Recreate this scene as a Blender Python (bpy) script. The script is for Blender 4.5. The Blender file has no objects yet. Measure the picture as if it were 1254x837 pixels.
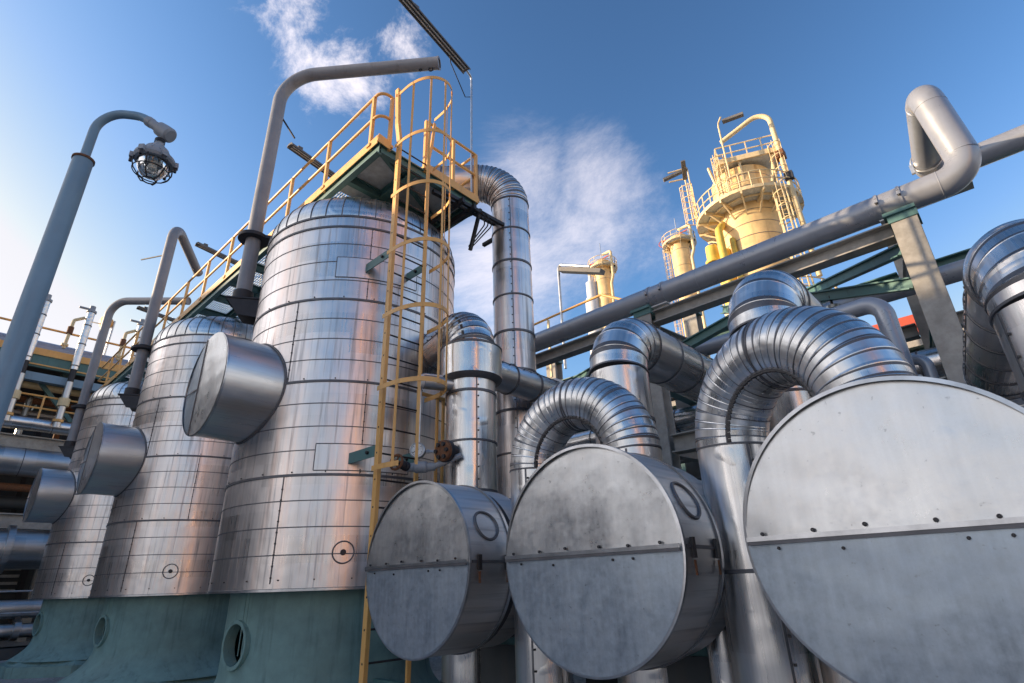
import bpy, math, random
import numpy as np
from mathutils import Vector, Matrix
random.seed(7)
PI = math.pi
rad = math.radians
scene = bpy.context.scene
COL = scene.collection

# ------------------------------------------------------------------ materials
class NT:
    def __init__(s, name):
        s.m = bpy.data.materials.new(name); s.m.use_nodes = True
        s.t = s.m.node_tree; s.b = s.t.nodes['Principled BSDF']
        s._tc = None
    def n(s, typ, **kw):
        o = s.t.nodes.new(typ)
        for k, v in kw.items():
            if k.startswith('_'): setattr(o, k[1:], v)
            else:
                i = int(k[1:]) if k[0] == 'i' and k[1:].isdigit() else k
                s.put(o.inputs[i], v)
        return o
    def put(s, sock, v):
        if hasattr(v, 'is_linked') or isinstance(v, bpy.types.NodeSocket): s.t.links.new(v, sock)
        else: sock.default_value = v
    def tc(s, which='Object'):
        if s._tc is None: s._tc = s.t.nodes.new('ShaderNodeTexCoord')
        return s._tc.outputs[which]
    def map(s, vec, scale, loc=(0,0,0)):
        o = s.t.nodes.new('ShaderNodeMapping'); s.t.links.new(vec, o.inputs['Vector'])
        o.inputs['Scale'].default_value = scale; o.inputs['Location'].default_value = loc
        return o.outputs[0]
    def noise(s, vec, scale=5, detail=4, rough=.55, out='Fac'):
        o = s.t.nodes.new('ShaderNodeTexNoise'); s.t.links.new(vec, o.inputs['Vector'])
        o.inputs['Scale'].default_value = scale; o.inputs['Detail'].default_value = detail; o.inputs['Roughness'].default_value = rough
        return o.outputs[out]
    def math(s, op, a, b=0.0, c=None, clamp=False):
        o = s.t.nodes.new('ShaderNodeMath'); o.operation = op; o.use_clamp = clamp
        s.put(o.inputs[0], a); s.put(o.inputs[1], b)
        if c is not None: s.put(o.inputs[2], c)
        return o.outputs[0]
    def ramp(s, fac, stops):
        o = s.t.nodes.new('ShaderNodeValToRGB'); s.t.links.new(fac, o.inputs[0])
        e = o.color_ramp.elements
        while len(e) < len(stops): e.new(0.5)
        for el, (p, c) in zip(e, stops):
            el.position = p; el.color = (c, c, c, 1) if isinstance(c, (int, float)) else (*c, 1)
        return o.outputs[0]
    def rng(s, v, a, b, c, d):
        o = s.t.nodes.new('ShaderNodeMapRange'); s.put(o.inputs[0], v)
        for i, x in enumerate((a, b, c, d)): o.inputs[i+1].default_value = x
        return o.outputs[0]
    def mix(s, fac, a, b, blend='MIX'):
        o = s.t.nodes.new('ShaderNodeMix'); o.data_type = 'RGBA'; o.blend_type = blend
        s.put(o.inputs[0], fac)
        for sock, v in ((o.inputs[6], a), (o.inputs[7], b)):
            if isinstance(v, tuple): sock.default_value = (*v, 1)
            else: s.put(sock, v)
        return o.outputs[2]
    def bump(s, h, strength=.2, dist=.02, normal=None):
        o = s.t.nodes.new('ShaderNodeBump'); o.inputs['Strength'].default_value = strength; o.inputs['Distance'].default_value = dist
        s.t.links.new(h, o.inputs['Height'])
        if normal is not None: s.t.links.new(normal, o.inputs['Normal'])
        return o.outputs[0]
    def set(s, **kw):
        names = {'col': 'Base Color', 'metal': 'Metallic', 'rough': 'Roughness', 'nrm': 'Normal', 'aniso': 'Anisotropic', 'spec': 'Specular IOR Level'}
        for k, v in kw.items():
            if isinstance(v, tuple): v = (*v, 1)
            s.put(s.b.inputs[names.get(k, k)], v)
        return s.m

def clad(name, base=(.60,.60,.61), rough=.27, tu=1.1, tv=.59, streak=.5, warm=.25, bumpy=.12, dirt=.5, dents=0.0):
    """weathered aluminium sheet: UV is in metres (u round the shell, v along it)"""
    N = NT(name); uv = N.tc('UV'); ob = N.tc('Object')
    sep = N.n('ShaderNodeSeparateXYZ', i0=uv)
    row = N.math('FLOOR', N.math('DIVIDE', sep.outputs[1], tv))
    shift = N.math('MULTIPLY', row, .37)
    colm = N.math('FLOOR', N.math('ADD', N.math('DIVIDE', sep.outputs[0], tu), shift))
    cv = N.n('ShaderNodeCombineXYZ', i0=colm, i1=row, i2=0.0)
    wn = N.n('ShaderNodeTexWhiteNoise', i0=cv.outputs[0], _noise_dimensions='3D')
    fine = N.noise(N.map(uv, (38, .9, 1)), 1.0, 5, .6)
    wide = N.noise(N.map(uv, (7, .35, 1)), 1.0, 4, .55)
    blot = N.noise(ob, 1.3, 5, .6)
    drip = N.noise(N.map(uv, (15, .55, 1), (3, 7, 0)), 1.0, 4, .6)
    dripm = N.math('MULTIPLY', N.ramp(drip, [(.53, 0.0), (.72, 1.0)]), dirt)
    tone = N.math('ADD', N.rng(fine, .3, .7, -.07*streak, .07*streak), N.rng(wn.outputs[0], 0, 1, -.13, .09))
    tone = N.math('ADD', tone, N.rng(wide, .3, .7, -.16*streak, .12*streak))
    hsv = N.n('ShaderNodeHueSaturation', Color=(*base, 1), Value=N.math('ADD', tone, 1.0))
    tarn = N.mix(N.math('MULTIPLY', N.ramp(wide, [(.5, 0.0), (.68, 1.0)]), warm), hsv.outputs[0], (base[0]*1.05, base[1]*.83, base[2]*.72))
    cold = N.mix(N.math('MULTIPLY', N.ramp(blot, [(.5, 0.0), (.75, 1.0)]), .35), tarn, (base[0]*.78, base[1]*.86, base[2]*.98))
    c = N.mix(dripm, cold, (.17, .15, .14))
    r = N.math('ADD', N.rng(fine, .3, .7, rough-.07, rough+.09), N.math('ADD', N.rng(wn.outputs[0], 0, 1, -.04, .06), N.math('MULTIPLY', dripm, .25)), clamp=True)
    big = N.noise(ob, 2.1, 2, .5)
    nb = N.bump(big, bumpy, .12)
    nb = N.bump(fine, .05, .006, nb)
    if dents > 0:
        d = N.noise(ob, 5.5, 1, .4)
        nb = N.bump(N.ramp(d, [(.62, 0.0), (.8, 1.0)]), dents, .05, nb)
    return N.set(col=c, metal=1.0, rough=r, nrm=nb)

def plate(name, base, metal, rough, mott=.4, bumpy=.12):
    """dull galvanised or mill-finish flat sheet with spangle, scratches and dents"""
    N = NT(name); ob = N.tc('Object')
    a = N.noise(ob, 3.5, 6, .68); b = N.noise(ob, 22, 4, .7)
    st = N.noise(N.map(ob, (26, 26, 1.6)), 1.0, 4, .6)
    sc = N.noise(N.map(ob, (9, 9, 60)), 1.0, 2, .5)
    t = N.math('ADD', N.rng(a, .3, .7, -.22*mott, .22*mott), N.rng(b, .3, .7, -.2*mott, .2*mott))
    t = N.math('ADD', t, N.rng(st, .3, .7, -.16*mott, .12*mott))
    h = N.n('ShaderNodeHueSaturation', Color=(*base, 1), Value=N.math('ADD', t, 1.0))
    w = N.mix(N.math('MULTIPLY', N.ramp(a, [(.48, 0.0), (.7, 1.0)]), .3), h.outputs[0], (base[0]*1.12, base[1]*1.0, base[2]*.86))
    spots = N.ramp(N.noise(ob, 34, 2, .5), [(.70, 0.0), (.76, 1.0)])
    c = N.mix(N.math('MULTIPLY', spots, .45), w, (.2, .2, .2))
    r = N.math('ADD', N.rng(a, .3, .7, rough-.07, rough+.07), N.rng(b, .3, .7, -.05, .06), clamp=True)
    nb = N.bump(N.noise(ob, 1.7, 2, .5), bumpy, .14)
    d = N.ramp(N.noise(ob, 6, 1, .4), [(.66, 0.0), (.8, 1.0)])
    nb = N.bump(d, .05, .015, nb)
    nb = N.bump(sc, .03, .004, nb)
    return N.set(col=c, metal=metal, rough=r, nrm=nb)

def paint(name, base, rough=.45, var=.12, dirt=.35, dirtcol=(.10,.085,.07), metal=0.0, scale=1.0, streaks=True, spec=.5):
    N = NT(name); ob = N.tc('Object')
    a = N.noise(ob, 2.2*scale, 6, .65)
    st = N.noise(N.map(ob, (9*scale, 9*scale, .8*scale)), 1.0, 5, .62)
    h = N.n('ShaderNodeHueSaturation', Color=(*base, 1), Value=N.rng(a, .3, .7, 1-var, 1+var))
    m = N.math('MULTIPLY', N.ramp(st if streaks else a, [(.54, 0.0), (.76, 1.0)]), dirt)
    c = N.mix(m, h.outputs[0], dirtcol)
    r = N.math('ADD', N.rng(a, .3, .7, rough-.08, rough+.1), N.math('MULTIPLY', m, .2), clamp=True)
    nb = N.bump(N.noise(ob, 40*scale, 3, .6), .06, .004)
    return N.set(col=c, metal=metal, rough=r, nrm=nb, spec=spec)

def rough_mat(name, c1, c2, scale=6, rough=.85, stain=None, bump=.35):
    N = NT(name); ob = N.tc('Object')
    a = N.noise(ob, scale, 7, .68); b = N.noise(ob, scale*.22, 4, .6)
    c = N.mix(N.ramp(a, [(.32, 0.0), (.7, 1.0)]), c1, c2)
    if stain: c = N.mix(N.ramp(b, [(.5, 0.0), (.7, .75)]), c, stain)
    return N.set(col=c, rough=rough, nrm=N.bump(a, bump, .02))

def flat(name, c, rough=.6, metal=0.0):
    N = NT(name); ob = N.tc('Object')
    h = N.n('ShaderNodeHueSaturation', Color=(*c, 1), Value=N.rng(N.noise(ob, 9, 4, .6), .3, .7, .8, 1.2))
    return N.set(col=h.outputs[0], rough=rough, metal=metal)

M = {}
M['vessel'] = clad('vessel cladding', (.76,.70,.67), .32, 1.2, .295, .75, .5, .12, .6)
M['nozzle'] = clad('nozzle cladding', (.72,.70,.675), .30, 5.0, 2.0, .4, .2, .08, .2)
M['pipe'] = clad('pipe cladding', (.76,.735,.71), .28, .8, .55, .6, .3, .14, .3, .12)
M['pipe_dull'] = clad('dull pipe cladding', (.58,.58,.57), .38, .8, .45, .5, .12, .10, .35)
M['elbow'] = clad('elbow cladding', (.77,.755,.735), .30, .8, .055, .6, .2, .14, .25, .12)
M['drum'] = clad('drum cladding', (.72,.705,.69), .45, 1.0, .5, .8, .3, .16, .5)
M['plate_lit'] = plate('lit mill finish sheet', (.70,.695,.685), .97, .34, .34, .24)  # bright base paints in the light on the upper sheet
M['plate_skylit'] = plate('sky-lit galvanised sheet', (.43,.485,.535), .7, .40, .6, .18)  # sky-lit blue grey look of the lower sheet put into its base
M['seam'] = flat('seam sealant', (.15,.145,.15), .5, .6)
M['edge'] = flat('bright sheet edge', (.55,.55,.56), .3, 1.0)
M['rivet'] = flat('rivet steel', (.06,.055,.055), .5, .6)
M['rust'] = rough_mat('rusty iron', (.10,.04,.02), (.26,.11,.045), 22, .8)
M['grey'] = paint('grey pipe paint', (.35,.365,.40), .31, .08, .12, metal=.3)
M['davit'] = paint('grey davit paint', (.26,.26,.275), .42, .14, .35)
M['dark'] = flat('dark steel', (.035,.033,.036), .55, .3)
M['yellow'] = paint('yellow safety paint', (.80,.435,.135), .45, .12, .35, (.20,.09,.03))
M['teal'] = paint('teal steel paint', (.085,.185,.175), .5, .16, .4, (.03,.045,.045))
M['skirt'] = paint('teal skirt paint', (.185,.30,.28), .6, .24, .55, (.035,.07,.075), spec=.3)
M['bluegrey'] = paint('blue grey pole paint', (.19,.30,.39), .45, .1, .3, (.09,.12,.15))
M['grating'] = flat('galvanised grating', (.58,.62,.62), .5, .0)
M['post'] = rough_mat('weathered fireproofed steel', (.30,.285,.255), (.44,.42,.385), 7, .85, (.20,.185,.165), .25)
M['concrete'] = rough_mat('concrete', (.26,.25,.235), (.40,.385,.36), 5, .9, (.17,.16,.15))
M['black'] = flat('black rubber', (.012,.012,.013), .6)
M['galv'] = flat('galvanised tube', (.52,.53,.54), .35, .8)
M['fixture'] = paint('lamp housing enamel', (.14,.13,.12), .5, .2, .5)
M['tube'] = flat('fluorescent tube', (.62,.60,.55), .3)
M['white'] = paint('white band', (.70,.68,.65), .5, .08, .2)
M['red'] = paint('red oxide paint', (.50,.075,.035), .5, .12, .3)
M['tower'] = paint('cream column cladding', (.78,.54,.25), .5, .25, .85, (.48,.22,.05), scale=.35)
M['tower_yellow'] = paint('yellow stained lagging', (.66,.47,.08), .55, .3, .6, (.42,.28,.05), scale=.6)
M['cream'] = paint('cream rail paint', (.74,.57,.32), .5, .12, .25, (.4,.24,.08))
M['shade'] = paint('dark plant paint and shade tone', (.045,.05,.052), .6, .3, .4)  # dark paint; also puts shade into the colour of the drum saddles
M['dial'] = flat('gauge dial', (.72,.72,.70), .4)
M['housing'] = paint('grey lamp casting', (.30,.32,.345), .45, .15, .3)
M['lamp_white'] = paint('lamp reflector', (.6,.58,.52), .4, .1, .2)
M['ochre'] = paint('ochre reflector paint', (.80,.40,.16), .6, .1, .2)  # warm colour for the unseen tank added to tint reflections
def glass():
    N = NT('lamp glass'); 
    N.b.inputs['Transmission Weight'].default_value = .92
    return N.set(col=(.9,.93,.92), rough=.04)
M['glass'] = glass()
def gravel():
    N = NT('gravel'); ob = N.tc('Object')
    v = N.n('ShaderNodeTexVoronoi', Vector=ob, Scale=26.0)
    b = N.noise(ob, .5, 5, .6)
    c = N.mix(N.rng(v.outputs['Color'], 0, 1, 0, 1), (.20,.20,.20), (.48,.465,.44))
    c = N.mix(N.ramp(b, [(.45, 0.0), (.7, .5)]), c, (.12,.11,.10))
    return N.set(col=c, rough=.9, nrm=N.bump(v.outputs['Distance'], .8, .03))
M['gravel'] = gravel()

# ------------------------------------------------------------------ mesh builder
def basis(d):
    d = Vector(d).normalized()
    a = Vector((0,0,1)) if abs(d.z) < .95 else Vector((1,0,0))
    u = a.cross(d).normalized(); v = d.cross(u).normalized()
    return d, u, v

class MB:
    def __init__(s): s.v=[]; s.f=[]; s.m=[]; s.uv=[]; s.mats=[]
    def mi(s, mat):
        if mat not in s.mats: s.mats.append(mat)
        return s.mats.index(mat)
    def add(s, verts, faces, mat, uvs=None):
        o=len(s.v); k=s.mi(mat); s.v += [tuple(p) for p in verts]
        for i, f in enumerate(faces):
            s.f.append([o+j for j in f]); s.m.append(k)
            s.uv.append(uvs[i] if uvs else [(0,0)]*len(f))
    def beam(s, p0, p1, w, h, mat, up=(0,0,1)):
        """box from p0 to p1; w across, h along 'up'"""
        p0=Vector(p0); p1=Vector(p1); d=(p1-p0).normalized(); up=Vector(up)
        if abs(d.dot(up))>.98: up=Vector((1,0,0))
        u=d.cross(up).normalized(); n=u.cross(d).normalized()
        L=(p1-p0).length
        vs=[p+u*(a*w/2)+n*(b*h/2) for p in (p0,p1) for a,b in ((-1,-1),(1,-1),(1,1),(-1,1))]
        fs=[(3,2,1,0),(4,5,6,7),(0,1,5,4),(1,2,6,5),(2,3,7,6),(3,0,4,7)]
        uvs=[[(0,0),(w,0),(w,h),(0,h)]]*2+[[(0,0),(w,0),(w,L),(0,L)]]*4
        s.add(vs,fs,mat,uvs)
    def box(s, c, size, mat, rz=0):
        c=Vector(c); d=Vector((math.cos(rz),math.sin(rz),0))*size[0]/2
        s.beam(c-d,c+d,size[1],size[2],mat)
    def ibeam(s, p0, p1, w, h, mat, up=(0,0,1), tf=.02, tw=.014):
        p0=Vector(p0); p1=Vector(p1); d=(p1-p0).normalized(); up=Vector(up)
        if abs(d.dot(up))>.98: up=Vector((0,1,0))
        u=d.cross(up).normalized(); n=u.cross(d).normalized()
        s.beam(p0+n*(h/2-tf/2),p1+n*(h/2-tf/2),w,tf,mat,n)
        s.beam(p0-n*(h/2-tf/2),p1-n*(h/2-tf/2),w,tf,mat,n)
        s.beam(p0,p1,tw,h-2*tf-.0004,mat,n)
    def sweep(s, pts, radii, mat, seg=24, caps=True, mats=None, v0=0.0):
        """tube through pts with a radius and optionally a material per span"""
        pts=[Vector(p) for p in pts]; n=len(pts)
        if not hasattr(radii,'__len__'): radii=[radii]*n
        T=[]
        for i in range(n):
            a=pts[max(i-1,0)]; b=pts[min(i+1,n-1)]
            t=(b-a)
            if t.length<1e-7: t=pts[min(i+1,n-1)]-pts[max(i-2,0)]
            T.append(t.normalized())
        d,u,v=basis(T[0]); rings=[]; vv=v0
        for i in range(n):
            if i>0:
                q=T[i-1].rotation_difference(T[i]); u=(q@u).normalized()
                vv+=(pts[i]-pts[i-1]).length
            w=T[i].cross(u).normalized()
            rings.append(([pts[i]+(u*math.cos(2*PI*k/seg)+w*math.sin(2*PI*k/seg))*radii[i] for k in range(seg)],vv))
        vs=[p for r,_ in rings for p in r]
        R=max(radii)
        for i in range(n-1):
            fs=[];uvs=[]
            for k in range(seg):
                k2=(k+1)%seg
                fs.append((i*seg+k,i*seg+k2,(i+1)*seg+k2,(i+1)*seg+k))
                ua=2*PI*R*k/seg; ub=2*PI*R*(k+1)/seg
                uvs.append([(ua,rings[i][1]),(ub,rings[i][1]),(ub,rings[i+1][1]),(ua,rings[i+1][1])])
            if i==0: o=len(s.v); s.v+=[tuple(p) for p in vs]
            kk=s.mi(mats[i] if mats else mat)
            for f,uvq in zip(fs,uvs): s.f.append([o+j for j in f]); s.m.append(kk); s.uv.append(uvq)
        if caps:
            for i,rev in ((0,True),(n-1,False)):
                if radii[i]>1e-4:
                    f=[i*seg+k for k in range(seg)]
                    if rev: f=f[::-1]
                    s.f.append([o+j for j in f]); s.m.append(s.mi((mats[0] if rev else mats[-1]) if mats else mat)); s.uv.append([(0,0)]*seg)
    def lathe(s, prof, c, mat, seg=64, axis=(0,0,1), mats=None, a0=0.0, skip=None):
        """prof: list of (r, h) along axis from c"""
        c=Vector(c); d,u,v=basis(axis)
        if abs(d.z)>.99: u=Vector((1,0,0)); v=Vector((0,1,0)) if d.z>0 else Vector((0,-1,0))
        n=len(prof); o=len(s.v); R=max(p[0] for p in prof); acc=0; vs=[]
        for i,(r,h) in enumerate(prof):
            for k in range(seg):
                a=a0+2*PI*k/seg
                s.v.append(tuple(c+d*h+(u*math.cos(a)+v*math.sin(a))*r))
            if i: acc+=math.hypot(r-prof[i-1][0],h-prof[i-1][1])
            vs.append(acc)
        for i in range(n-1):
            kk=s.mi(mats[i] if mats else mat)
            for k in range(seg):
                k2=(k+1)%seg
                if skip and skip(a0+2*PI*(k+.5)/seg,(prof[i][1]+prof[i+1][1])/2): continue
                s.f.append([o+i*seg+k,o+i*seg+k2,o+(i+1)*seg+k2,o+(i+1)*seg+k]); s.m.append(kk)
                ua=2*PI*R*k/seg; ub=2*PI*R*(k+1)/seg
                s.uv.append([(ua,vs[i]),(ub,vs[i]),(ub,vs[i+1]),(ua,vs[i+1])])
        for i,rev in ((0,True),(n-1,False)):
            if 1e-4<prof[i][0]<R*.999 and False: pass
    def disc(s, c, r, axis, mat, seg=32):
        c=Vector(c); d,u,v=basis(axis)
        vs=[c+(u*math.cos(2*PI*k/seg)+v*math.sin(2*PI*k/seg))*r for k in range(seg)]
        s.add(vs,[tuple(range(seg))],mat)
    def ring(s, c, R, r, axis, mat, seg=40, sub=8, a0=0, a1=2*PI):
        d,u,v=basis(axis); c=Vector(c)
        full=abs(a1-a0-2*PI)<1e-6
        pts=[c+(u*math.cos(a0+(a1-a0)*k/seg)+v*math.sin(a0+(a1-a0)*k/seg))*R for k in range(seg+1)]
        s.sweep(pts,r,mat,sub,caps=not full)
    def ball(s, c, r, mat, seg=16, n=10, h0=-PI/2, h1=PI/2):
        s.lathe([(r*math.cos(h0+(h1-h0)*i/n)+1e-5, r*math.sin(h0+(h1-h0)*i/n)) for i in range(n+1)], c, mat, seg)
    def build(s, name, parent=None, smooth=32, label=None, kind=None):
        off=Vector((0,0,0)); p=parent
        while p is not None: off+=p.location; p=p.parent
        me=bpy.data.meshes.new(name)
        me.from_pydata([tuple(Vector(v)-off) for v in s.v],[],s.f)
        for m in s.mats: me.materials.append(M[m] if isinstance(m,str) else m)
        me.polygons.foreach_set('material_index',s.m)
        uvl=me.uv_layers.new(name='UVMap')
        uvl.data.foreach_set('uv',[c for f in s.uv for q in f for c in q])
        me.polygons.foreach_set('use_smooth',[True]*len(s.f))
        me.update()
        me.set_sharp_from_angle(angle=rad(smooth))
        o=bpy.data.objects.new(name,me); COL.objects.link(o)
        if parent is not None: o.parent=parent
        if label: o['label']=label
        if kind: o['kind']=kind
        return o

def thing(name, label, cat, loc=(0,0,0), group=None):
    o=bpy.data.objects.new(name,None); COL.objects.link(o); o.location=loc
    o.empty_display_size=.2
    o['label']=label; o['category']=cat
    if group: o['group']=group
    return o
def tag(o, label, cat, group=None):
    o['label']=label; o['category']=cat
    if group: o['group']=group
    return o
def dup(root, loc, label=None, rz=None):
    def cp(o, parent):
        c=o.copy(); COL.objects.link(c); c.parent=parent
        for ch in list(o.children): cp(ch,c)
        return c
    r=cp(root,None); r.location=loc
    if rz is not None: r.rotation_euler=(0,0,rz)
    if label: r['label']=label
    return r

def arc_path(nodes, n=10, jitter=False):
    """polyline with rounded corners: nodes = [(point, bend radius)] -> list of sections ('s'|'e', pts)"""
    P=[Vector(nd[0]) for nd in nodes]; out=[]; cur=P[0]
    for i in range(1,len(P)-1):
        a=(P[i-1]-P[i]).normalized(); b=(P[i+1]-P[i]).normalized(); r=nodes[i][1]
        th=a.angle(b); t=r/math.tan(th/2)
        s=P[i]+a*t; e=P[i]+b*t
        c=P[i]+(a+b).normalized()*(r/math.sin(th/2))
        if (s-cur).length>1e-4: out.append(('s',[cur,s]))
        x=(s-c); ax=x.cross(e-c).normalized(); tot=PI-th
        k=nodes[i][2] if len(nodes[i])>2 else n
        jit=.16 if jitter else 0.0
        out.append(('e',[c+Matrix.Rotation(tot*(j+(random.uniform(-jit,jit) if 0<j<k else 0))/k,3,ax)@x for j in range(k+1)]))
        cur=e
    if (P[-1]-cur).length>1e-4: out.append(('s',[cur,P[-1]]))
    return out
def path_pts(nodes, n=10):
    pts=[]
    for _,ps in arc_path([(nd if len(nd)>2 else (nd[0],nd[1],n)) for nd in nodes]):
        for p in ps:
            if not pts or (p-pts[-1]).length>1e-5: pts.append(p)
    return pts

def clad_sections(root, nodes, r, mat='pipe', emat='elbow', gores=11, band=.55, bead=.011, beadw=.022, seg=44, rivets=False, seamside=None, gapfirst=.3):
    """insulated pipe under sheet cladding: straight runs with lap bands and segmented elbows, each its own part"""
    secs=arc_path([(nd[0],nd[1],gores) if len(nd)==2 else nd for nd in nodes],10,True)
    vacc=0.0; objs=[]
    for kind,ps in secs:
        mb=MB()
        if kind=='s':
            a,b=ps; L=(b-a).length; d=(b-a)/L
            pts=[a]; rr=[r]; mm=[]
            k=max(1,round(L/band))
            def bd(t,hw=beadw):
                for q,ra in ((t-hw/2-.002,r),(t-hw/2,r+bead),(t+hw/2,r+bead),(t+hw/2+.002,r)):
                    pts.append(a+d*q); rr.append(ra)
                mm.extend([mat,'seam','seam','seam'])
            for i in range(1,k): bd(L*i/k, beadw*(1 if i%2 else 1.4))
            pts.append(b); rr.append(r); mm.append(mat)
            mb.sweep(pts,rr,mat,seg,True,mm,vacc)
            # longitudinal lap with screws
            dd,u,v=basis(d)
            if seamside is None: sd=u*math.cos(2.4)+v*math.sin(2.4)
            else:
                sd=Vector(seamside); sd=(sd-d*sd.dot(d)).normalized()
            mb.beam(a+sd*(r+.001)+d*.01,b+sd*(r+.001)-d*.01,.014,.007,'seam',sd)
            m=int(L/.14)
            for i in range(m):
                p=a+d*(.07+.14*i)+sd*(r+.004)
                mb.box(p+dd.cross(sd)*.02,(.014,.014,.014),'rivet')
            o=mb.build('straight_cladding',root); vacc+=L
        else:
            n=len(ps)-1; pts=[]; rr=[]; mm=[]
            for i,p in enumerate(ps):
                t=(ps[min(i+1,n)]-ps[max(i-1,0)]).normalized()
                w=beadw*.9
                if i in (0,n):
                    pts+= [p-t*w*.5,p-t*w*.49,p+t*w*.49,p+t*w*.5]; rr+=[r,r+bead*1.2,r+bead*1.2,r]; mm+=['seam','seam','seam',emat]
                else:
                    pts+= [p-t*w*.7,p-t*w*.5,p-t*w*.2,p+t*w*.2,p+t*w*.5]; rr+=[r+.001,r+bead*.7,r+bead,r+bead*.7,r+.001]; hv=(i%3==1); mm+=['seam' if hv else emat,emat,'seam' if hv else emat,'seam',emat]
            mm=mm[:len(pts)-1]
            mb.sweep(pts,rr,emat,88,True,mm,vacc)
            if rivets:
                ax=(ps[1]-ps[0]).cross(ps[-1]-ps[-2]).normalized()
                if rivets<0: ax=-ax
                for i in range(n):
                    a,b=ps[i],ps[i+1]; d=(b-a).normalized()
                    out=d.cross(ax).normalized()
                    for q in (.3,.72):
                        p=a.lerp(b,q)+(ax*.72+out*.69).normalized()*(r+.002)
                        mb.box(p,(.02,.02,.02),'rivet')
                    mb.beam(a+(ax*.76+out*.65).normalized()*(r+.0015),b+(ax*.76+out*.65).normalized()*(r+.0015),.012,.008,'seam',ax)
            vacc+=sum((ps[i+1]-ps[i]).length for i in range(n))
            o=mb.build('elbow_cladding',root,smooth=5.0)
        objs.append(o)
    return objs

# ------------------------------------------------------------------ ground
g=MB(); S=1500
g.add([(-S,-S,0),(S,-S,0),(S,S,0),(-S,S,0)],[(0,1,2,3)],'gravel')
o=g.build('ground'); o['kind']='structure'
g=MB(); g.box((0,-2.5,.004),(90,7,.006),'concrete'); o=g.build('concrete_path'); o['kind']='structure'

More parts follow.
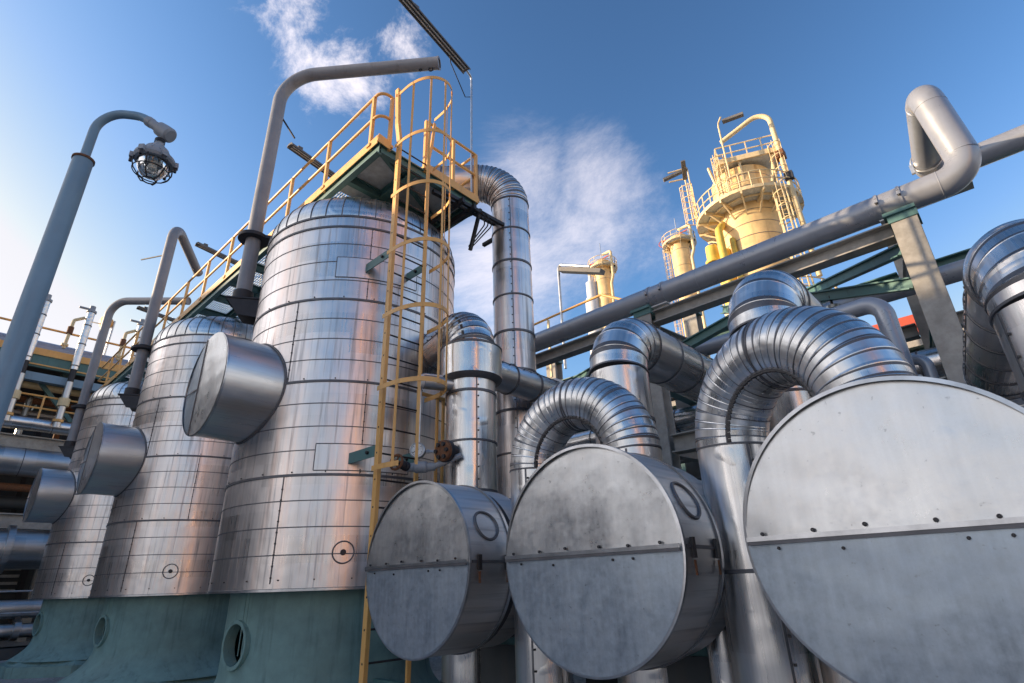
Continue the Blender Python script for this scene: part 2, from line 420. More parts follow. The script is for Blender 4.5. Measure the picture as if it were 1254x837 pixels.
# ------------------------------------------------------------------ clad vessels
VX=(-7.33,-13.02,-18.75); VY=4.31; VR=1.53
def make_vessel(loc):
    X,Y=loc
    t=thing('clad_vessel','nearest of three tall silver clad vessels, the one beside the yellow caged ladder','vessel',(X,Y,0),'row of clad vessels on teal skirts')
    # shell with lap seams
    seams=[]
    for k in range(17):
        z=1.68+.295*k
        seams.append((z,k%4==0))
    seams.append((6.585,True))
    prof=[(VR+.012,1.60),(VR+.012,1.625),(VR,1.63)]; mats=['edge','seam','vessel']
    for z,h in seams[1:]:
        w=.032 if h else .013; p=.012 if h else .005
        prof+=[(VR,z-w/2),(VR+p,z-w/2+.001),(VR+p,z+w/2-.001),(VR,z+w/2)]
        mats+=['seam','seam','seam','vessel']
    mb=MB(); mb.lathe(prof,(X,Y,0),'vessel',112,mats=mats[:len(prof)-1])
    mb.disc((X,Y,1.602),VR+.01,(0,0,-1),'dark',64)
    # staggered vertical joints and screws
    for c in range(4):
        z0=1.68+1.18*c; z1=z0+1.18
        a0=(-.99,-.43,-1.05,-.48)[c]
        for q in range(4):
            a=a0+q*PI/2+random.uniform(-.05,.05); u=Vector((math.cos(a),math.sin(a),0))
            b=Vector((X,Y,0))+u*(VR+.002)
            za,zb=(z0,z1) if q%2==0 or c in(0,3) else (z0,z0+.59)
            mb.beam(b+Vector((0,0,za)),b+Vector((0,0,zb)),.012,.008,'seam',u)
            for i in range(int((zb-za)/.12)):
                mb.box(b+Vector((0,0,za+.06+.12*i)),(.016,.016,.016),'rivet',a)
        for q in range(24):
            a=2*PI*q/24+.1; u=Vector((math.cos(a),math.sin(a),0))
            mb.box(Vector((X,Y,z0+.035))+u*(VR+.004),(.014,.014,.014),'rivet',a)
    mb.build('shell_cladding',t)
    # crown of gore sheets
    H=.78; z0=6.602
    pr=[(VR*(1-(k/14)**2.5)**(1/2.5) if k<14 else .02, z0+H*k/14) for k in range(15)]
    pr=[(VR-.004,z0-.02)]+pr
    mb=MB(); mb.lathe(pr,(X,Y,0),'elbow',96)
    for q in range(40):
        a=2*PI*q/40; u=Vector((math.cos(a),math.sin(a),0))
        pts=[Vector((X,Y,h+.002))+u*(r+.003) for r,h in pr[1:-1]]
        mb.sweep(pts,.008,'seam',5)
    mb.build('crown_cladding',t)
    # flared skirt with an access hole, base ring
    hz,hr,ha=1.06,.235,-PI/2+.10
    prof=[(1.275+ (0 if z>.78 else .36*((.78-z)/.48)**2.2),z) for z in np.linspace(1.61,.30,44)]
    def skip(a,h):
        da=((a-ha+PI)%(2*PI)-PI)*1.28
        return da*da+(h-hz)**2<(hr*.98)**2
    mb=MB(); mb.lathe(prof[::-1],(X,Y,0),'skirt',128,skip=skip)
    for a in (-1.42,-1.37): 
        u=Vector((math.cos(a),math.sin(a),0)); b=Vector((X,Y,0))+u*1.277
        mb.beam(b+Vector((0,0,.95)),b+Vector((0,0,1.6)),.012,.006,'skirt',u)
    sk=mb.build('skirt',t)
    u=Vector((math.cos(ha),math.sin(ha),0)); c=Vector((X,Y,hz))+u*1.275
    mb=MB(); mb.lathe([(hr-.02,-.10),(hr-.02,.035),(hr+.02,.035),(hr+.02,-.10)],c,'skirt',40,axis=u); mb.build('access_hole_rim',sk)
    mb=MB()
    for r0,z0_,r1,z1_ in ((1.86,0.0,1.86,.22),(1.76,.22,1.62,.31)):
        mb.lathe([(r0,z0_),(r1,z1_),(1.2,z1_+.001)],(X,Y,0),'skirt',8,a0=PI/8)
    mb.build('plinth',t,smooth=10)
    # manway cover nozzle facing the path
    nz,nr,ny=4.05,.665,Y-2.12
    nb=MB(); yb=Y-1.0
    nb.lathe([(nr-.003,0),(nr+.014,.004),(nr+.014,.022),(nr,.026),(nr,ny-yb and (yb-ny)-.03),(nr+.012,(yb-ny)-.028),(nr+.012,(yb-ny)-.006),(nr-.01,(yb-ny))][::1],(X,yb,nz),'nozzle',72,axis=(0,-1,0),mats=['seam','seam','seam','nozzle','seam','edge','edge'])
    # saddle bead where the cover meets the shell
    pts=[]
    for k in range(65):
        a=2*PI*k/64; x=(nr+.012)*math.cos(a); pts.append((X+x,Y-math.sqrt((VR+.004)**2-x*x),nz+(nr+.012)*math.sin(a)))
    nb.sweep(pts,.014,'seam',7,False)
    nc=nb.build('manway_cover',t)
    fb=MB(); 
    # face built as one flat sheet and one very slightly sprung sheet meeting at a vertical lap
    xs=-.17; a1=math.acos(xs/nr)
    def seg_face(a_from,a_to,mat,tilt):
        vs=[]
        n=28
        for k in range(n+1):
            a=a_from+(a_to-a_from)*k/n; x=nr*math.cos(a); z=nr*math.sin(a)
            vs.append((X+x, ny-.002-tilt*abs(x-xs), nz+z))
        fb.add(vs,[tuple(range(n,-1,-1))],mat)
    seg_face(-a1,a1,'plate_lit',0.0)
    seg_face(a1,2*PI-a1,'plate_skylit',-.05)  # bluer tone paints in the duller reflection on this half
    h=math.sqrt(nr*nr-xs*xs)
    fb.beam((X+xs,ny-.008,nz-h),(X+xs,ny-.008,nz+h),.02,.008,'seam',(0,-1,0))
    fb.beam((X-nr+.02,ny-.004,nz-.04),(X+xs-.012,ny-.006,nz-.04),.014,.008,'seam',(0,-1,0))
    fb.build('face_plate',nc,smooth=60)
    # small inspection port low on the shell
    pa=-.50; u=Vector((math.cos(pa),math.sin(pa),0)); c=Vector((X,Y,1.99))+u*VR
    mb=MB(); tn=u.cross(Vector((0,0,1)))
    pts=[]
    for k in range(33):
        a=2*PI*k/32; s_=.118*math.cos(a); aa=pa+s_/VR
        pts.append((X+(VR+.004)*math.cos(aa),Y+(VR+.004)*math.sin(aa),1.99+.118*math.sin(a)))
    mb.sweep(pts,.009,'seam',6,False)
    mb.lathe([(.001,.03),(.03,.03),(.034,0)],c,'rivet',16,axis=u)
    mb.build('inspection_port',t)
    return t
V1=make_vessel((VX[0],VY))
dup(V1,(VX[1],VY,0),'middle clad vessel of the row, second from the ladder, with the second round cover')
dup(V1,(VX[2],VY,0),'farthest and smallest-looking clad vessel of the row, beside the left pipe rack')

# ------------------------------------------------------------------ davits
def make_davit(base, phi, zt, R, reach, dz, label, brz, proto=None):
    X,Y=base
    t=thing('davit_arm',label,'davit',(X,Y,0),'davits clamped to the vessels')
    u=Vector((math.cos(phi),math.sin(phi),0)); r=.118
    e=Vector((X,Y,zt))+u*reach+Vector((0,0,dz))
    mb=MB(); pts=path_pts([((X,Y,brz+.16),0),((X,Y,zt),R),(e,0)],14)
    mb.sweep(pts,r,'davit',28)
    mb.build('bent_pipe',t)
    mb=MB(); d=(pts[-1]-pts[-2]).normalized()
    mb.lathe([(.06,-.0),(r+.008,.0),(r+.008,.03),(.09,.03)],pts[-1]-d*.01,'davit',28,axis=d)
    mb.build('end_cap',t); mb=MB()
    mb.ring(pts[-1]-d*.14-Vector((0,0,r+.03)),.04,.012,u.cross(Vector((0,0,1))),'dark',16,6)
    mb.build('hook_eye',t); mb=MB()
    mb.ring(pts[-1]-d*.34-Vector((0,0,r+.02)),.025,.01,u.cross(Vector((0,0,1))),'dark',16,6)
    mb.build('hook_eye',t)
    return t,u
def davit_fix(t, base, T, brz, rgz, handle, hz):
    X,Y=base; w=Vector((T[0]-X,T[1]-Y,0)).normalized(); n=w.cross(Vector((0,0,1)))
    gap=math.hypot(T[0]-X,T[1]-Y)-VR
    mb=MB()   # socket bracket: cup, floor plate and two gusset cheeks
    c=Vector((X,Y,brz))
    mb.lathe([(.05,.0),(.15,0),(.15,.16),(.125,.165)],c,'dark',28)
    mb.beam(c-w*.2-Vector((0,0,.012)),c+w*(gap+.03)-Vector((0,0,.012)),.36,.024,'dark')
    for s in (-1,1):
        b=c+n*(.15*s)
        vs=[b-w*.18+Vector((0,0,-.03)),b+w*(gap+.05)+Vector((0,0,-.03)),b+w*(gap+.05)+Vector((0,0,-.34)),b+w*.02+Vector((0,0,-.30))]
        vs2=[v+n*.016*s for v in vs]
        mb.add(vs+vs2,[(0,1,2,3),(7,6,5,4),(0,4,5,1),(1,5,6,2),(2,6,7,3),(3,7,4,0)],'dark')
    mb.build('socket_bracket',t)
    mb=MB(); c=Vector((X,Y,rgz))
    mb.lathe([(.122,-.03),(.24,-.03),(.24,.03),(.122,.03)],c,'dark',32)
    mb.beam(c+w*.16,c+w*(gap+.02),.24,.058,'dark')
    mb.ring(c+Vector((0,0,.07)),.128,.018,(0,0,1),'dark',28,6)
    mb.build('guide_ring',t)
    mb=MB(); a=Vector((X,Y,hz)); h=Vector(handle)
    mb.sweep([a,a+h],.017,'dark',8); mb.build('turning_handle',t)
def davit(i,phi,zt,R,reach,dz,label,brz,rgz,handle,hz):
    b=(VX[i]-1.05,VY-1.5)
    t,u=make_davit(b,phi,zt,R,reach,dz,label,brz)
    davit_fix(t,b,(VX[i],VY),brz,rgz,handle,hz)
davit(0,rad(36),10.78,.62,3.08,-.18,'grey davit arm on the nearest vessel, its thick end reaching over the yellow cage',5.84,7.02,(.1,.35,-.5),9.9)
davit(1,rad(146),10.28,.42,2.1,-.22,'grey davit arm on the middle vessel, hooked over in a tight bend',5.66,6.78,(-.95,-.35,.12),9.35)
davit(2,rad(37),10.24,.48,2.6,-.22,'grey davit arm on the farthest vessel, arching over low behind the middle davit',5.54,6.70,(-.8,-.25,.3),9.4)

# ------------------------------------------------------------------ walkway on the vessel tops
PX0,PX1,PY0,PY1,PZ=-21.6,-5.54,3.30,5.27,7.60
wk=thing('walkway','long walkway with yellow railing running over the tops of the three vessels','walkway',(PX1,PY0,0))
mb=MB()
for y in (PY0+.03,PY1-.03):
    mb.ibeam((PX0,y,PZ-.12),(PX1-.01,y,PZ-.12),.09,.22,'teal')
n=18
for k in range(n+1):
    x=PX1-.05-(PX1-PX0-.1)*k/n
    mb.ibeam((x,PY0+.08,PZ-.11),(x,PY1-.08,PZ-.11),.09,.16,'teal')
for k in range(n):
    if k%3==0:
        x=PX1-.05-(PX1-PX0-.1)*k/n; x2=x-(PX1-PX0-.1)/n
        mb.beam((x-.05,PY0+.1,PZ-.10),(x2+.05,PY1-.1,PZ-.10),.06,.06,'teal')
    xm=PX1-.05-(PX1-PX0-.1)*(k+.5)/n
mb.ibeam((PX0,3.98,PZ-.14),(PX1-.06,3.98,PZ-.14),.11,.15,'teal')
for xv in VX:                                    # legs down to the crown
    for dx,dy in ((-1.0,.8),(1.0,.8)):
        mb.beam((xv+dx,VY+dy,6.75),(xv+dx,VY+dy,PZ-.22),.1,.1,'teal')
mb.build('deck_frame',wk)
mb=MB()
for i in range(46):
    y=PY0+.06+(PY1-PY0-.12)*i/45
    mb.beam((PX0+.01,y,PZ-.012),(PX1-1.42,y,PZ-.012),.006,.03,'grating')
x=PX0+.05
while x<PX1-1.42: mb.beam((x,PY0+.05,PZ-.006),(x,PY1-.05,PZ-.006),.007,.01,'grating'); x+=.11
mb.beam((PX1-1.40,(PY0+PY1)/2,PZ-.012),(PX1-.02,(PY0+PY1)/2,PZ-.012),PY1-PY0-.13,.008,'grating')
mb.build('deck_grating',wk)
mb=MB()
mb.beam((PX0,PY0-.018,PZ+.03),(PX1+.002,PY0-.018,PZ+.0),.012,.15,'yellow')
mb.beam((PX1+.012,PY0-.02,PZ+.03),(PX1+.012,3.5,PZ+.0),.012,.15,'yellow')
mb.beam((PX1+.012,4.16,PZ+.03),(PX1+.012,PY1+.02,PZ+.0),.012,.15,'yellow')
mb.beam((PX0,PY1+.018,PZ+.03),(PX1,PY1+.018,PZ+.0),.012,.15,'yellow')
mb.build('toe_board',wk)
for zz,nm in ((8.60,'top_rail'),(8.14,'mid_rail')):
    mb=MB()
    mb.sweep(path_pts([((PX0,PY0,zz),0),((PX1-.03,PY0,zz),.16),((PX1-.03,3.52,zz),.0)],8) if False else path_pts([((PX0,PY0,zz),0),((PX1-.03,PY0,zz),.14),((PX1-.03,3.50,zz),0)],8),.024,'yellow',10)
    mb.sweep([(PX1-.03,4.17,zz),(PX1-.03,PY1,zz)],.024,'yellow',10)
    mb.sweep([(PX1-.03,PY1,zz),(PX0,PY1,zz)],.024,'yellow',10)
    mb.sweep([(PX0,PY0,zz),(PX0,PY1,zz)],.024,'yellow',10)
    mb.build(nm,wk)
def rpost(x,y,dbl=False):
    mb=MB(); mb.beam((x,y,PZ-.06),(x,y,8.60),.05,.012 if dbl else .05,'yellow',(0,1,0)); mb.box((x,y,PZ+.01),(.09,.09,.05),'yellow'); mb.build('rail_post',wk)
x=PX1-.22
while x>PX0: rpost(x,PY0); x-=1.32
rpost(PX1-.03,3.50); rpost(PX1-.03,4.17); rpost(PX1-.03,4.75); rpost(PX1-.03,PY1)
x=PX1-1.5
while x>PX0: rpost(x,PY1); x-=1.6
mb=MB()   # cable tray hung under the far corner
for y in (4.75,5.0): mb.beam((PX1-2.6,y,PZ-.42),(PX1+.25,y,PZ-.42),.05,.09,'dark')
for k in range(7): mb.beam((PX1-2.3+.4*k,4.7,PZ-.44),(PX1-2.3+.4*k,5.05,PZ-.44),.03,.03,'dark')
mb.beam((PX1-.1,4.4,PZ-.25),(PX1+.0,6.1,PZ-.25),.07,.07,'dark'); mb.beam((PX1+.13,4.4,PZ-.38),(PX1+.2,6.2,PZ-.38),.05,.06,'dark')
mb.beam((PX1-.5,5.9,PZ-.38),(PX1+.3,5.9,PZ-.38),.06,.06,'dark'); mb.beam((PX1-.2,5.3,PZ-.9),(PX1+.05,5.3,PZ-.2),.05,.05,'dark')
for k in range(3):
    mb.sweep(path_pts([((PX1-.6,5.0+.04*k,PZ-.36),0),((PX1+.16+.03*k,5.1+.05*k,PZ-.36),.1),((PX1+.18+.02*k,5.3+.06*k,PZ-.55),.1),((PX1-.4,5.45+.03*k,PZ-.66),0)],6),.011,'black',6)
mb.build('cable_tray',wk)

# ------------------------------------------------------------------ caged ladder
LX,LY0,LY1=-5.40,3.55,4.11
ld=thing('caged_ladder','tall yellow ladder with safety cage climbing the right side of the nearest vessel','ladder',(LX,(LY0+LY1)/2,0))
for y,top,s in ((LY0,8.62,-1),(LY1,8.42,1)):
    mb=MB()
    pts=[(LX,y,.35),(LX,y,7.65),(LX,y+.05*s,7.95),(LX,y+.09*s,top)]
    for a,b in zip(pts,pts[1:]): mb.beam(a,b,.014 if False else .016,.075,'yellow',(1,0,0))
    for a,b in zip(pts,pts[1:]): mb.beam(Vector(a)+Vector((.034,-.02*s,0)),Vector(b)+Vector((.034,-.02*s,0)),.04,.01,'yellow',(1,0,0))
    mb.build('stile',ld)
z=.62
while z<7.7:
    mb=MB(); mb.sweep([(LX,LY0-.01,z),(LX,LY1+.03,z)],.011,'dark',8); mb.build('rung',ld); z+=.30
HZ=[2.83,3.77,4.72,5.66,6.58,7.48,8.50]
hc=(LY0+LY1)/2; hw=(LY1-LY0)/2
def hoop_xy(t):          # t 0..1 round the hoop
    a=-PI/2+PI*t
    return LX+.02+.10+.60*math.cos(a)**.85 if 0<t<1 else LX+.02, hc+(hw+.07)*math.sin(a)
for i,z in enumerate(HZ):
    mb=MB(); P=[]
    for k in range(25):
        x,y=hoop_xy(k/24); P.append(Vector((x,y,z)))
    if i==len(HZ)-1: P=[Vector((LX,LY0-.10,z-.02))]+P
    if i==0: P=P[:5]
    vs=[];fs=[]
    for k,p in enumerate(P):
        t=(P[min(k+1,len(P)-1)]-P[max(k-1,0)]).normalized(); nrm=t.cross(Vector((0,0,1))).normalized()
        for a,b in ((0,-.028),(.007,-.028),(.007,.028),(0,.028)): vs.append(p+nrm*a+Vector((0,0,b)))
    for k in range(len(P)-1):
        for q in range(4): fs.append((k*4+q,k*4+(q+1)%4,k*4+4+(q+1)%4,k*4+4+q))
    fs+= [(3,2,1,0),tuple(len(vs)-4+q for q in range(4))]
    mb.add(vs,fs,'yellow'); mb.build('cage_hoop',ld)
for i,t in enumerate((.12,.31,.5,.69,.88)):
    x,y=hoop_xy(t); mb=MB(); zz=HZ[0] if i<2 else HZ[1]
    mb.beam((x-.008,y,zz-.03),(x-.008,y,HZ[-1]+.03),.032,.006,'yellow',(x-LX,y-hc,0)); mb.build('cage_bar',ld)
mb=MB()   # lower cage opening frame beside the stile
for y in (LY1+.30,LY1+.40): mb.beam((LX,y,2.75),(LX,y,3.85),.03,.03,'yellow')
mb.beam((LX,LY1,3.86),(LX,LY1+.42,3.86),.03,.04,'yellow'); mb.beam((LX,LY1,2.73),(LX,LY1+.6,2.73),.03,.06,'yellow')
mb.build('cage_side_frame',ld)
for z in (3.05,5.72,.62):
    for y in (LY0,LY1):
        xs=VX[0]+math.sqrt(VR**2-(y-VY)**2)-.03
        if z<1: xs-=.17
        mb=MB(); mb.beam((xs,y,z),(LX-.02,y,z),.012,.13,'teal'); mb.beam((xs,y+.03,z+.06),(LX-.02,y+.03,z+.06),.07,.012,'teal')
        mb.lathe([(.001,.03),(.02,.03),(.02,0)],(LX-.18,y-.006,z),'rivet',10,axis=(0,-1,0))
        mb.build('wall_bracket',ld)
# the two lagging patches round the brackets
for zc,i in ((5.72,0),(3.07,1)):
    mb=MB(); pts=[]
    a0,a1=-.78,-.02; h=.16
    corners=[(a0,zc-h),(a1,zc-h),(a1,zc+h),(a0,zc+h),(a0,zc-h)]
    for (aa,za),(ab,zb) in zip(corners,corners[1:]):
        q=[Vector((VX[0]+(VR+.006)*math.cos(aa+(ab-aa)*k/10),VY+(VR+.006)*math.sin(aa+(ab-aa)*k/10),za+(zb-za)*k/10)) for k in range(11)]
        mb.sweep(q,.0065,'seam',5)
    n=16; vs=[]; fs=[]
    for zz in (zc-h,zc+h):
        for k in range(n+1): aa=a0+(a1-a0)*k/n; vs.append((VX[0]+(VR+.0075)*math.cos(aa),VY+(VR+.0075)*math.sin(aa),zz))
    for k in range(n): fs.append((k,k+1,n+2+k,n+1+k))
    mb.add(vs,fs,'vessel',[[(k*.08,0),(k*.08+.08,0),(k*.08+.08,.3),(k*.08,.3)] for k in range(n)])
    mb.build('patch_plate',V1)

# ------------------------------------------------------------------ tube lights on poles
def tube_light(label, a, b, pole, poletop, rail=True):
    a=Vector(a); b=Vector(b); t=thing('tube_light',label,'light fitting',pole,'tube lights on the walkway')
    d=(b-a).normalized(); s=d.cross(Vector((0,0,1))).normalized()
    mb=MB()
    vs=[];W=.085
    prof=[(-W,-.035),(-W,.0),(-.045,.05),(.045,.05),(W,.0),(W,-.035),(W-.012,-.035),(W-.03,.0),(-W+.03,.0),(-W+.012,-.035)]
    for p in (a,b):
        for x,z in prof: vs.append(p+s*x+Vector((0,0,z)))
    n=len(prof); fs=[tuple(range(n-1,-1,-1)),tuple(range(n,2*n))]+[(k,(k+1)%n,n+(k+1)%n,n+k) for k in range(n)]
    mb.add(vs,fs,'fixture'); mb.box(a.lerp(b,.18)+Vector((0,0,.07)),(.1,.1,.06),'fixture'); mb.build('housing',t)
    for x in (-.032,.032):
        mb=MB(); mb.sweep([a+d*.06+s*x-Vector((0,0,.018)),b-d*.06+s*x-Vector((0,0,.018))],.014,'tube',8); mb.build('lamp_tube',t)
    mb=MB(); P=Vector(pole); Q=Vector(poletop)
    near=b if (b-Q).length<(a-Q).length else a
    mb.sweep(path_pts([(P,0),(Q,.07),(near+(a+b-near*2)*.12+Vector((0,0,.06)),0)],6),.021,'galv',10)
    mb.beam(P+Vector((0,0,.0)),P+Vector((0,0,.08)),.12,.06,'galv')
    mb.build('pole',t)
    mb=MB(); m=near+(a+b-near*2)*.3
    mb.sweep([m+Vector((0,0,.05)),m+Vector((-.1,.12,-.12)),Q+Vector((-.12,-.05,-.45)),Q+Vector((0,0,-.5))],.009,'black',6); mb.build('cable',t)
    return t
tube_light('dark tube light at the top edge, on a thin pole beside the yellow cage',(-5.22,3.30,10.44),(-5.53,5.02,10.44),(-5.62,5.22,7.66),(-5.62,5.22,10.50))
tube_light('dark tube light sticking out beyond the railing just left of the nearest vessel',(-9.05,3.38,9.9),(-9.28,4.62,9.9),(-9.32,5.25,7.62),(-9.32,5.25,9.96))
tube_light('tube light seen past the railing between nearest and middle davits',(-14.2,3.4,10.0),(-14.45,4.6,10.0),(-14.5,5.25,7.62),(-14.5,5.25,10.06))
tube_light('faint tube light low over the railing above the middle vessel, below the hooked davit',(-19.2,3.4,10.0),(-19.45,4.6,10.0),(-19.5,5.25,7.62),(-19.5,5.25,10.06))

# ------------------------------------------------------------------ yard lamp on a pole
dlp=5.0; ax=rad(-87.2)
LPX,LPY=-4.99,.243
lp=thing('yard_lamp','caged round lamp hanging from a blue grey bent pole at the left edge','lamp',(LPX,LPY,0))
mb=MB(); mb.sweep([(LPX,LPY,0),(LPX,LPY,4.93)],.072,'bluegrey',28); mb.lathe([(.06,0),(.2,0),(.2,.02),(.09,.022)],(LPX,LPY,0.0),'bluegrey',24); mb.build('pole',lp)
ph=rad(46); u=Vector((math.cos(ph),math.sin(ph),0)); B=Vector((LPX,LPY,0))
def LQ(s_,z): return B+u*s_+Vector((0,0,z))
mb=MB(); mb.lathe([(.001,0),(.08,0),(.08,.02),(.05,.03),(.04,.03)],LQ(0,4.92),'rust',24)
mb.sweep(path_pts([(LQ(0,4.9),0),(LQ(0.0,5.47),.19),(LQ(.36,5.42),.3),(LQ(.56,5.27),0)],10),.036,'bluegrey',18); mb.build('bent_arm',lp)
mb=MB(); d=(LQ(.60,5.235)-LQ(.40,5.385)).normalized()
mb.lathe([(.04,0),(.045,.005),(.045,.05),(.04,.055),(.042,.14),(.062,.15),(.066,.20),(.066,.27),(.05,.285),(.001,.285)],LQ(.42,5.37),'housing',20,axis=d)
mb.lathe([(.034,0),(.034,.05),(.028,.055),(.028,.10)],LQ(.57,5.07),'housing',16); mb.lathe([(.04,0),(.04,.035)],LQ(.57,5.12),'black',16)
mb.build('junction_box',lp)
hc3=LQ(.57,4.86)
mb=MB(); mb.lathe([(.03,.20),(.06,.195),(.10,.16),(.128,.10),(.135,.065),(.175,.055),(.18,.02),(.165,-.005),(.14,-.01)],hc3,'housing',32)
for k in range(12):
    a=2*PI*k/12; r_=Vector((math.cos(a),math.sin(a),0)); mb.beam(hc3+r_*.06+Vector((0,0,.197)),hc3+r_*.138+Vector((0,0,.085)),.008,.012,'housing')
for k in range(6):
    a=2*PI*k/6+.2; r_=Vector((math.cos(a),math.sin(a),0)); mb.box(hc3+r_*.18+Vector((0,0,.025)),(.045,.05,.055),'housing',a); mb.lathe([(.001,.02),(.014,.02),(.014,-.07)],hc3+r_*.185+Vector((0,0,.02)),'rivet',8)
hd=mb.build('lamp_housing',lp)
mb=MB(); mb.lathe([(.13,.0),(.132,-.05),(.118,-.10),(.088,-.145),(.045,-.17),(.001,-.178)],hc3,'glass',32); mb.build('glass_globe',lp,smooth=60)
mb=MB(); mb.lathe([(.05,.02),(.055,-.03),(.062,-.07),(.045,-.105),(.001,-.118)],hc3,'lamp_white',24); mb.build('bulb',lp,smooth=60)
mb=MB()
for k in range(6):
    a=2*PI*k/6+.5; r_=Vector((math.cos(a),math.sin(a),0))
    mb.sweep([hc3+r_*.165+Vector((0,0,-.005)),hc3+r_*.168+Vector((0,0,-.07)),hc3+r_*.148+Vector((0,0,-.13)),hc3+r_*.10+Vector((0,0,-.19)),hc3+r_*.055+Vector((0,0,-.21))],.0065,'dark',6)
mb.ring(hc3+Vector((0,0,-.21)),.055,.0065,(0,0,1),'dark',24,6); mb.ring(hc3+Vector((0,0,-.115)),.156,.0055,(0,0,1),'dark',32,6)
mb.build('wire_guard',lp)

pv=hc3+Vector((0,0,.21))-B
for ch in lp.children:
    if ch.name.split('.')[0] in ('lamp_housing','glass_globe','bulb','wire_guard'):
        for v in ch.data.vertices: v.co=pv+(v.co-pv)*.86+Vector((0,0,.02))

# ------------------------------------------------------------------ exchanger drums
DY=3.0; DZ=1.765; DR=.672
def make_drum(x, label, yf=DY):
    t=thing('exchanger_drum',label,'drum',(x,yf,0),'round silver exchanger drums')
    mb=MB(); L=.48; y1=yf+L
    mb.lathe([(DR-.012,0),(DR+.008,.002),(DR+.010,.02),(DR,.024),(DR,L-.03),(DR+.012,L-.028),(DR+.012,L),(DR-.08,L+.002)],(x,yf,DZ),'drum',96,axis=(0,1,0),mats=['edge','edge','seam','drum','seam','edge','edge'])
    for sx in (-1,1):      # side lap with toggle clips
        mb.beam((x+sx*(DR+.002),yf+.03,DZ),(x+sx*(DR+.002),y1-.03,DZ),.012,.02,'seam',(0,0,1))
        for yy in (.10,.40):
            mb.beam((x+sx*(DR+.012),yf+yy,DZ-.06),(x+sx*(DR+.012),yf+yy,DZ+.05),.035,.016,'rivet',(1,0,0)); mb.beam((x+sx*(DR+.01),yf+yy,DZ-.15),(x+sx*(DR+.01),yf+yy,DZ-.07),.02,.006,'rust',(1,0,0))
    jk=mb.build('jacket',t)
    for up in (True,False):
        f=MB(); n=40; tilt=.010 if up else -.010
        a0,a1=(0,PI) if up else (PI,2*PI)
        cz=.012 if up else -.012
        # gently sprung sheet: a fan of rings so the plate has a slight real bow
        rings=[.0,.3,.55,.8,1.0]; vs=[];fs=[]
        for r_ in rings:
            for k in range(n+1):
                a=a0+(a1-a0)*k/n; xx=DR*.992*r_*math.cos(a); zz=DR*.992*r_*math.sin(a)
                vs.append((x+xx,yf-.002-.014*(1-r_*r_)+(.036*zz if up else 0.0),DZ+zz))
        for q in range(len(rings)-1):
            for k in range(n): fs.append((q*(n+1)+k,(q+1)*(n+1)+k,(q+1)*(n+1)+k+1,q*(n+1)+k+1))
        f.add(vs,fs,'plate_lit' if up else 'plate_skylit')  # lit tone painted on the upper half, sky-lit tone on the lower
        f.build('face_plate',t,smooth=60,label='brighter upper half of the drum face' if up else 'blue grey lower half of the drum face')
    mb=MB()
    mb.beam((x-DR*.985,yf-.02,DZ+.004),(x+DR*.985,yf-.02,DZ+.004),.012,.022,'edge',(0,0,1)); mb.beam((x-DR*.985,yf-.018,DZ-.016),(x+DR*.985,yf-.018,DZ-.016),.012,.016,'seam',(0,0,1))
    for k in range(6): 
        xx=-DR*.84+k*DR*1.68/5+random.uniform(-.02,.02); mb.lathe([(.001,.011),(.0085,.011),(.010,0)],(x+xx,yf-.022,DZ+.024+random.uniform(-.003,.012)),'rivet',10,axis=(0,-1,0))
    for k in range(4): mb.lathe([(.001,.008),(.007,.008),(.008,0)],(x-DR*.7+k*.3+random.uniform(-.1,.1),yf-.016,DZ-.04+random.uniform(-.02,.0)),'rivet',8,axis=(0,-1,0))
    mb.build('face_lap',t)
    a=rad(24); c=Vector((x+DR*math.cos(a),yf+.24,DZ+DR*math.sin(a))); un=Vector((math.cos(a),0,math.sin(a)))
    mb=MB(); pts=[]
    for k in range(33):
        b=2*PI*k/32; s_=.118*math.cos(b); aa=a+s_/DR; pts.append((x+(DR+.003)*math.cos(aa),yf+.24+.118*math.sin(b),DZ+(DR+.003)*math.sin(aa)))
    mb.sweep(pts,.012,'seam',6,False)
    mb.build('inspection_port',t)
    mb=MB(); mb.lathe([(.60,L+.002),(.60,.95),(.615,.952),(.615,.985),(.60,.987),(.60,3.4),(.4,3.41)],(x,yf,DZ),'drum',64,axis=(0,1,0),mats=['drum','seam','seam','seam','drum','drum'])
    mb.lathe([(.60,.56),(.655,.565),(.655,.80),(.60,.805)],(x,yf,DZ),'drum',64,axis=(0,1,0),mats=['seam','drum','seam'])
    mb.build('shell',t)
    for yy in (1.2,2.8):
        mb=MB(); mb.box((x,yf+yy,.55),(.7,.22,1.1),'shade'); mb.box((x,yf+yy,1.139),(.9,.18,.08),'teal'); mb.build('saddle',t)  # pedestal coloured dark to paint in the shade between the drums
    return t
DXS=(-3.93,-2.20,-.49)
d1=make_drum(DXS[0],'smallest-looking round drum, leftmost, in front of the yellow ladder')
dup(d1,(DXS[1],DY,0),'middle round drum, between the ladder-side drum and the large right drum')
dup(d1,(DXS[2],DY-.03,0),'largest round drum face, cut by the right edge of the frame')

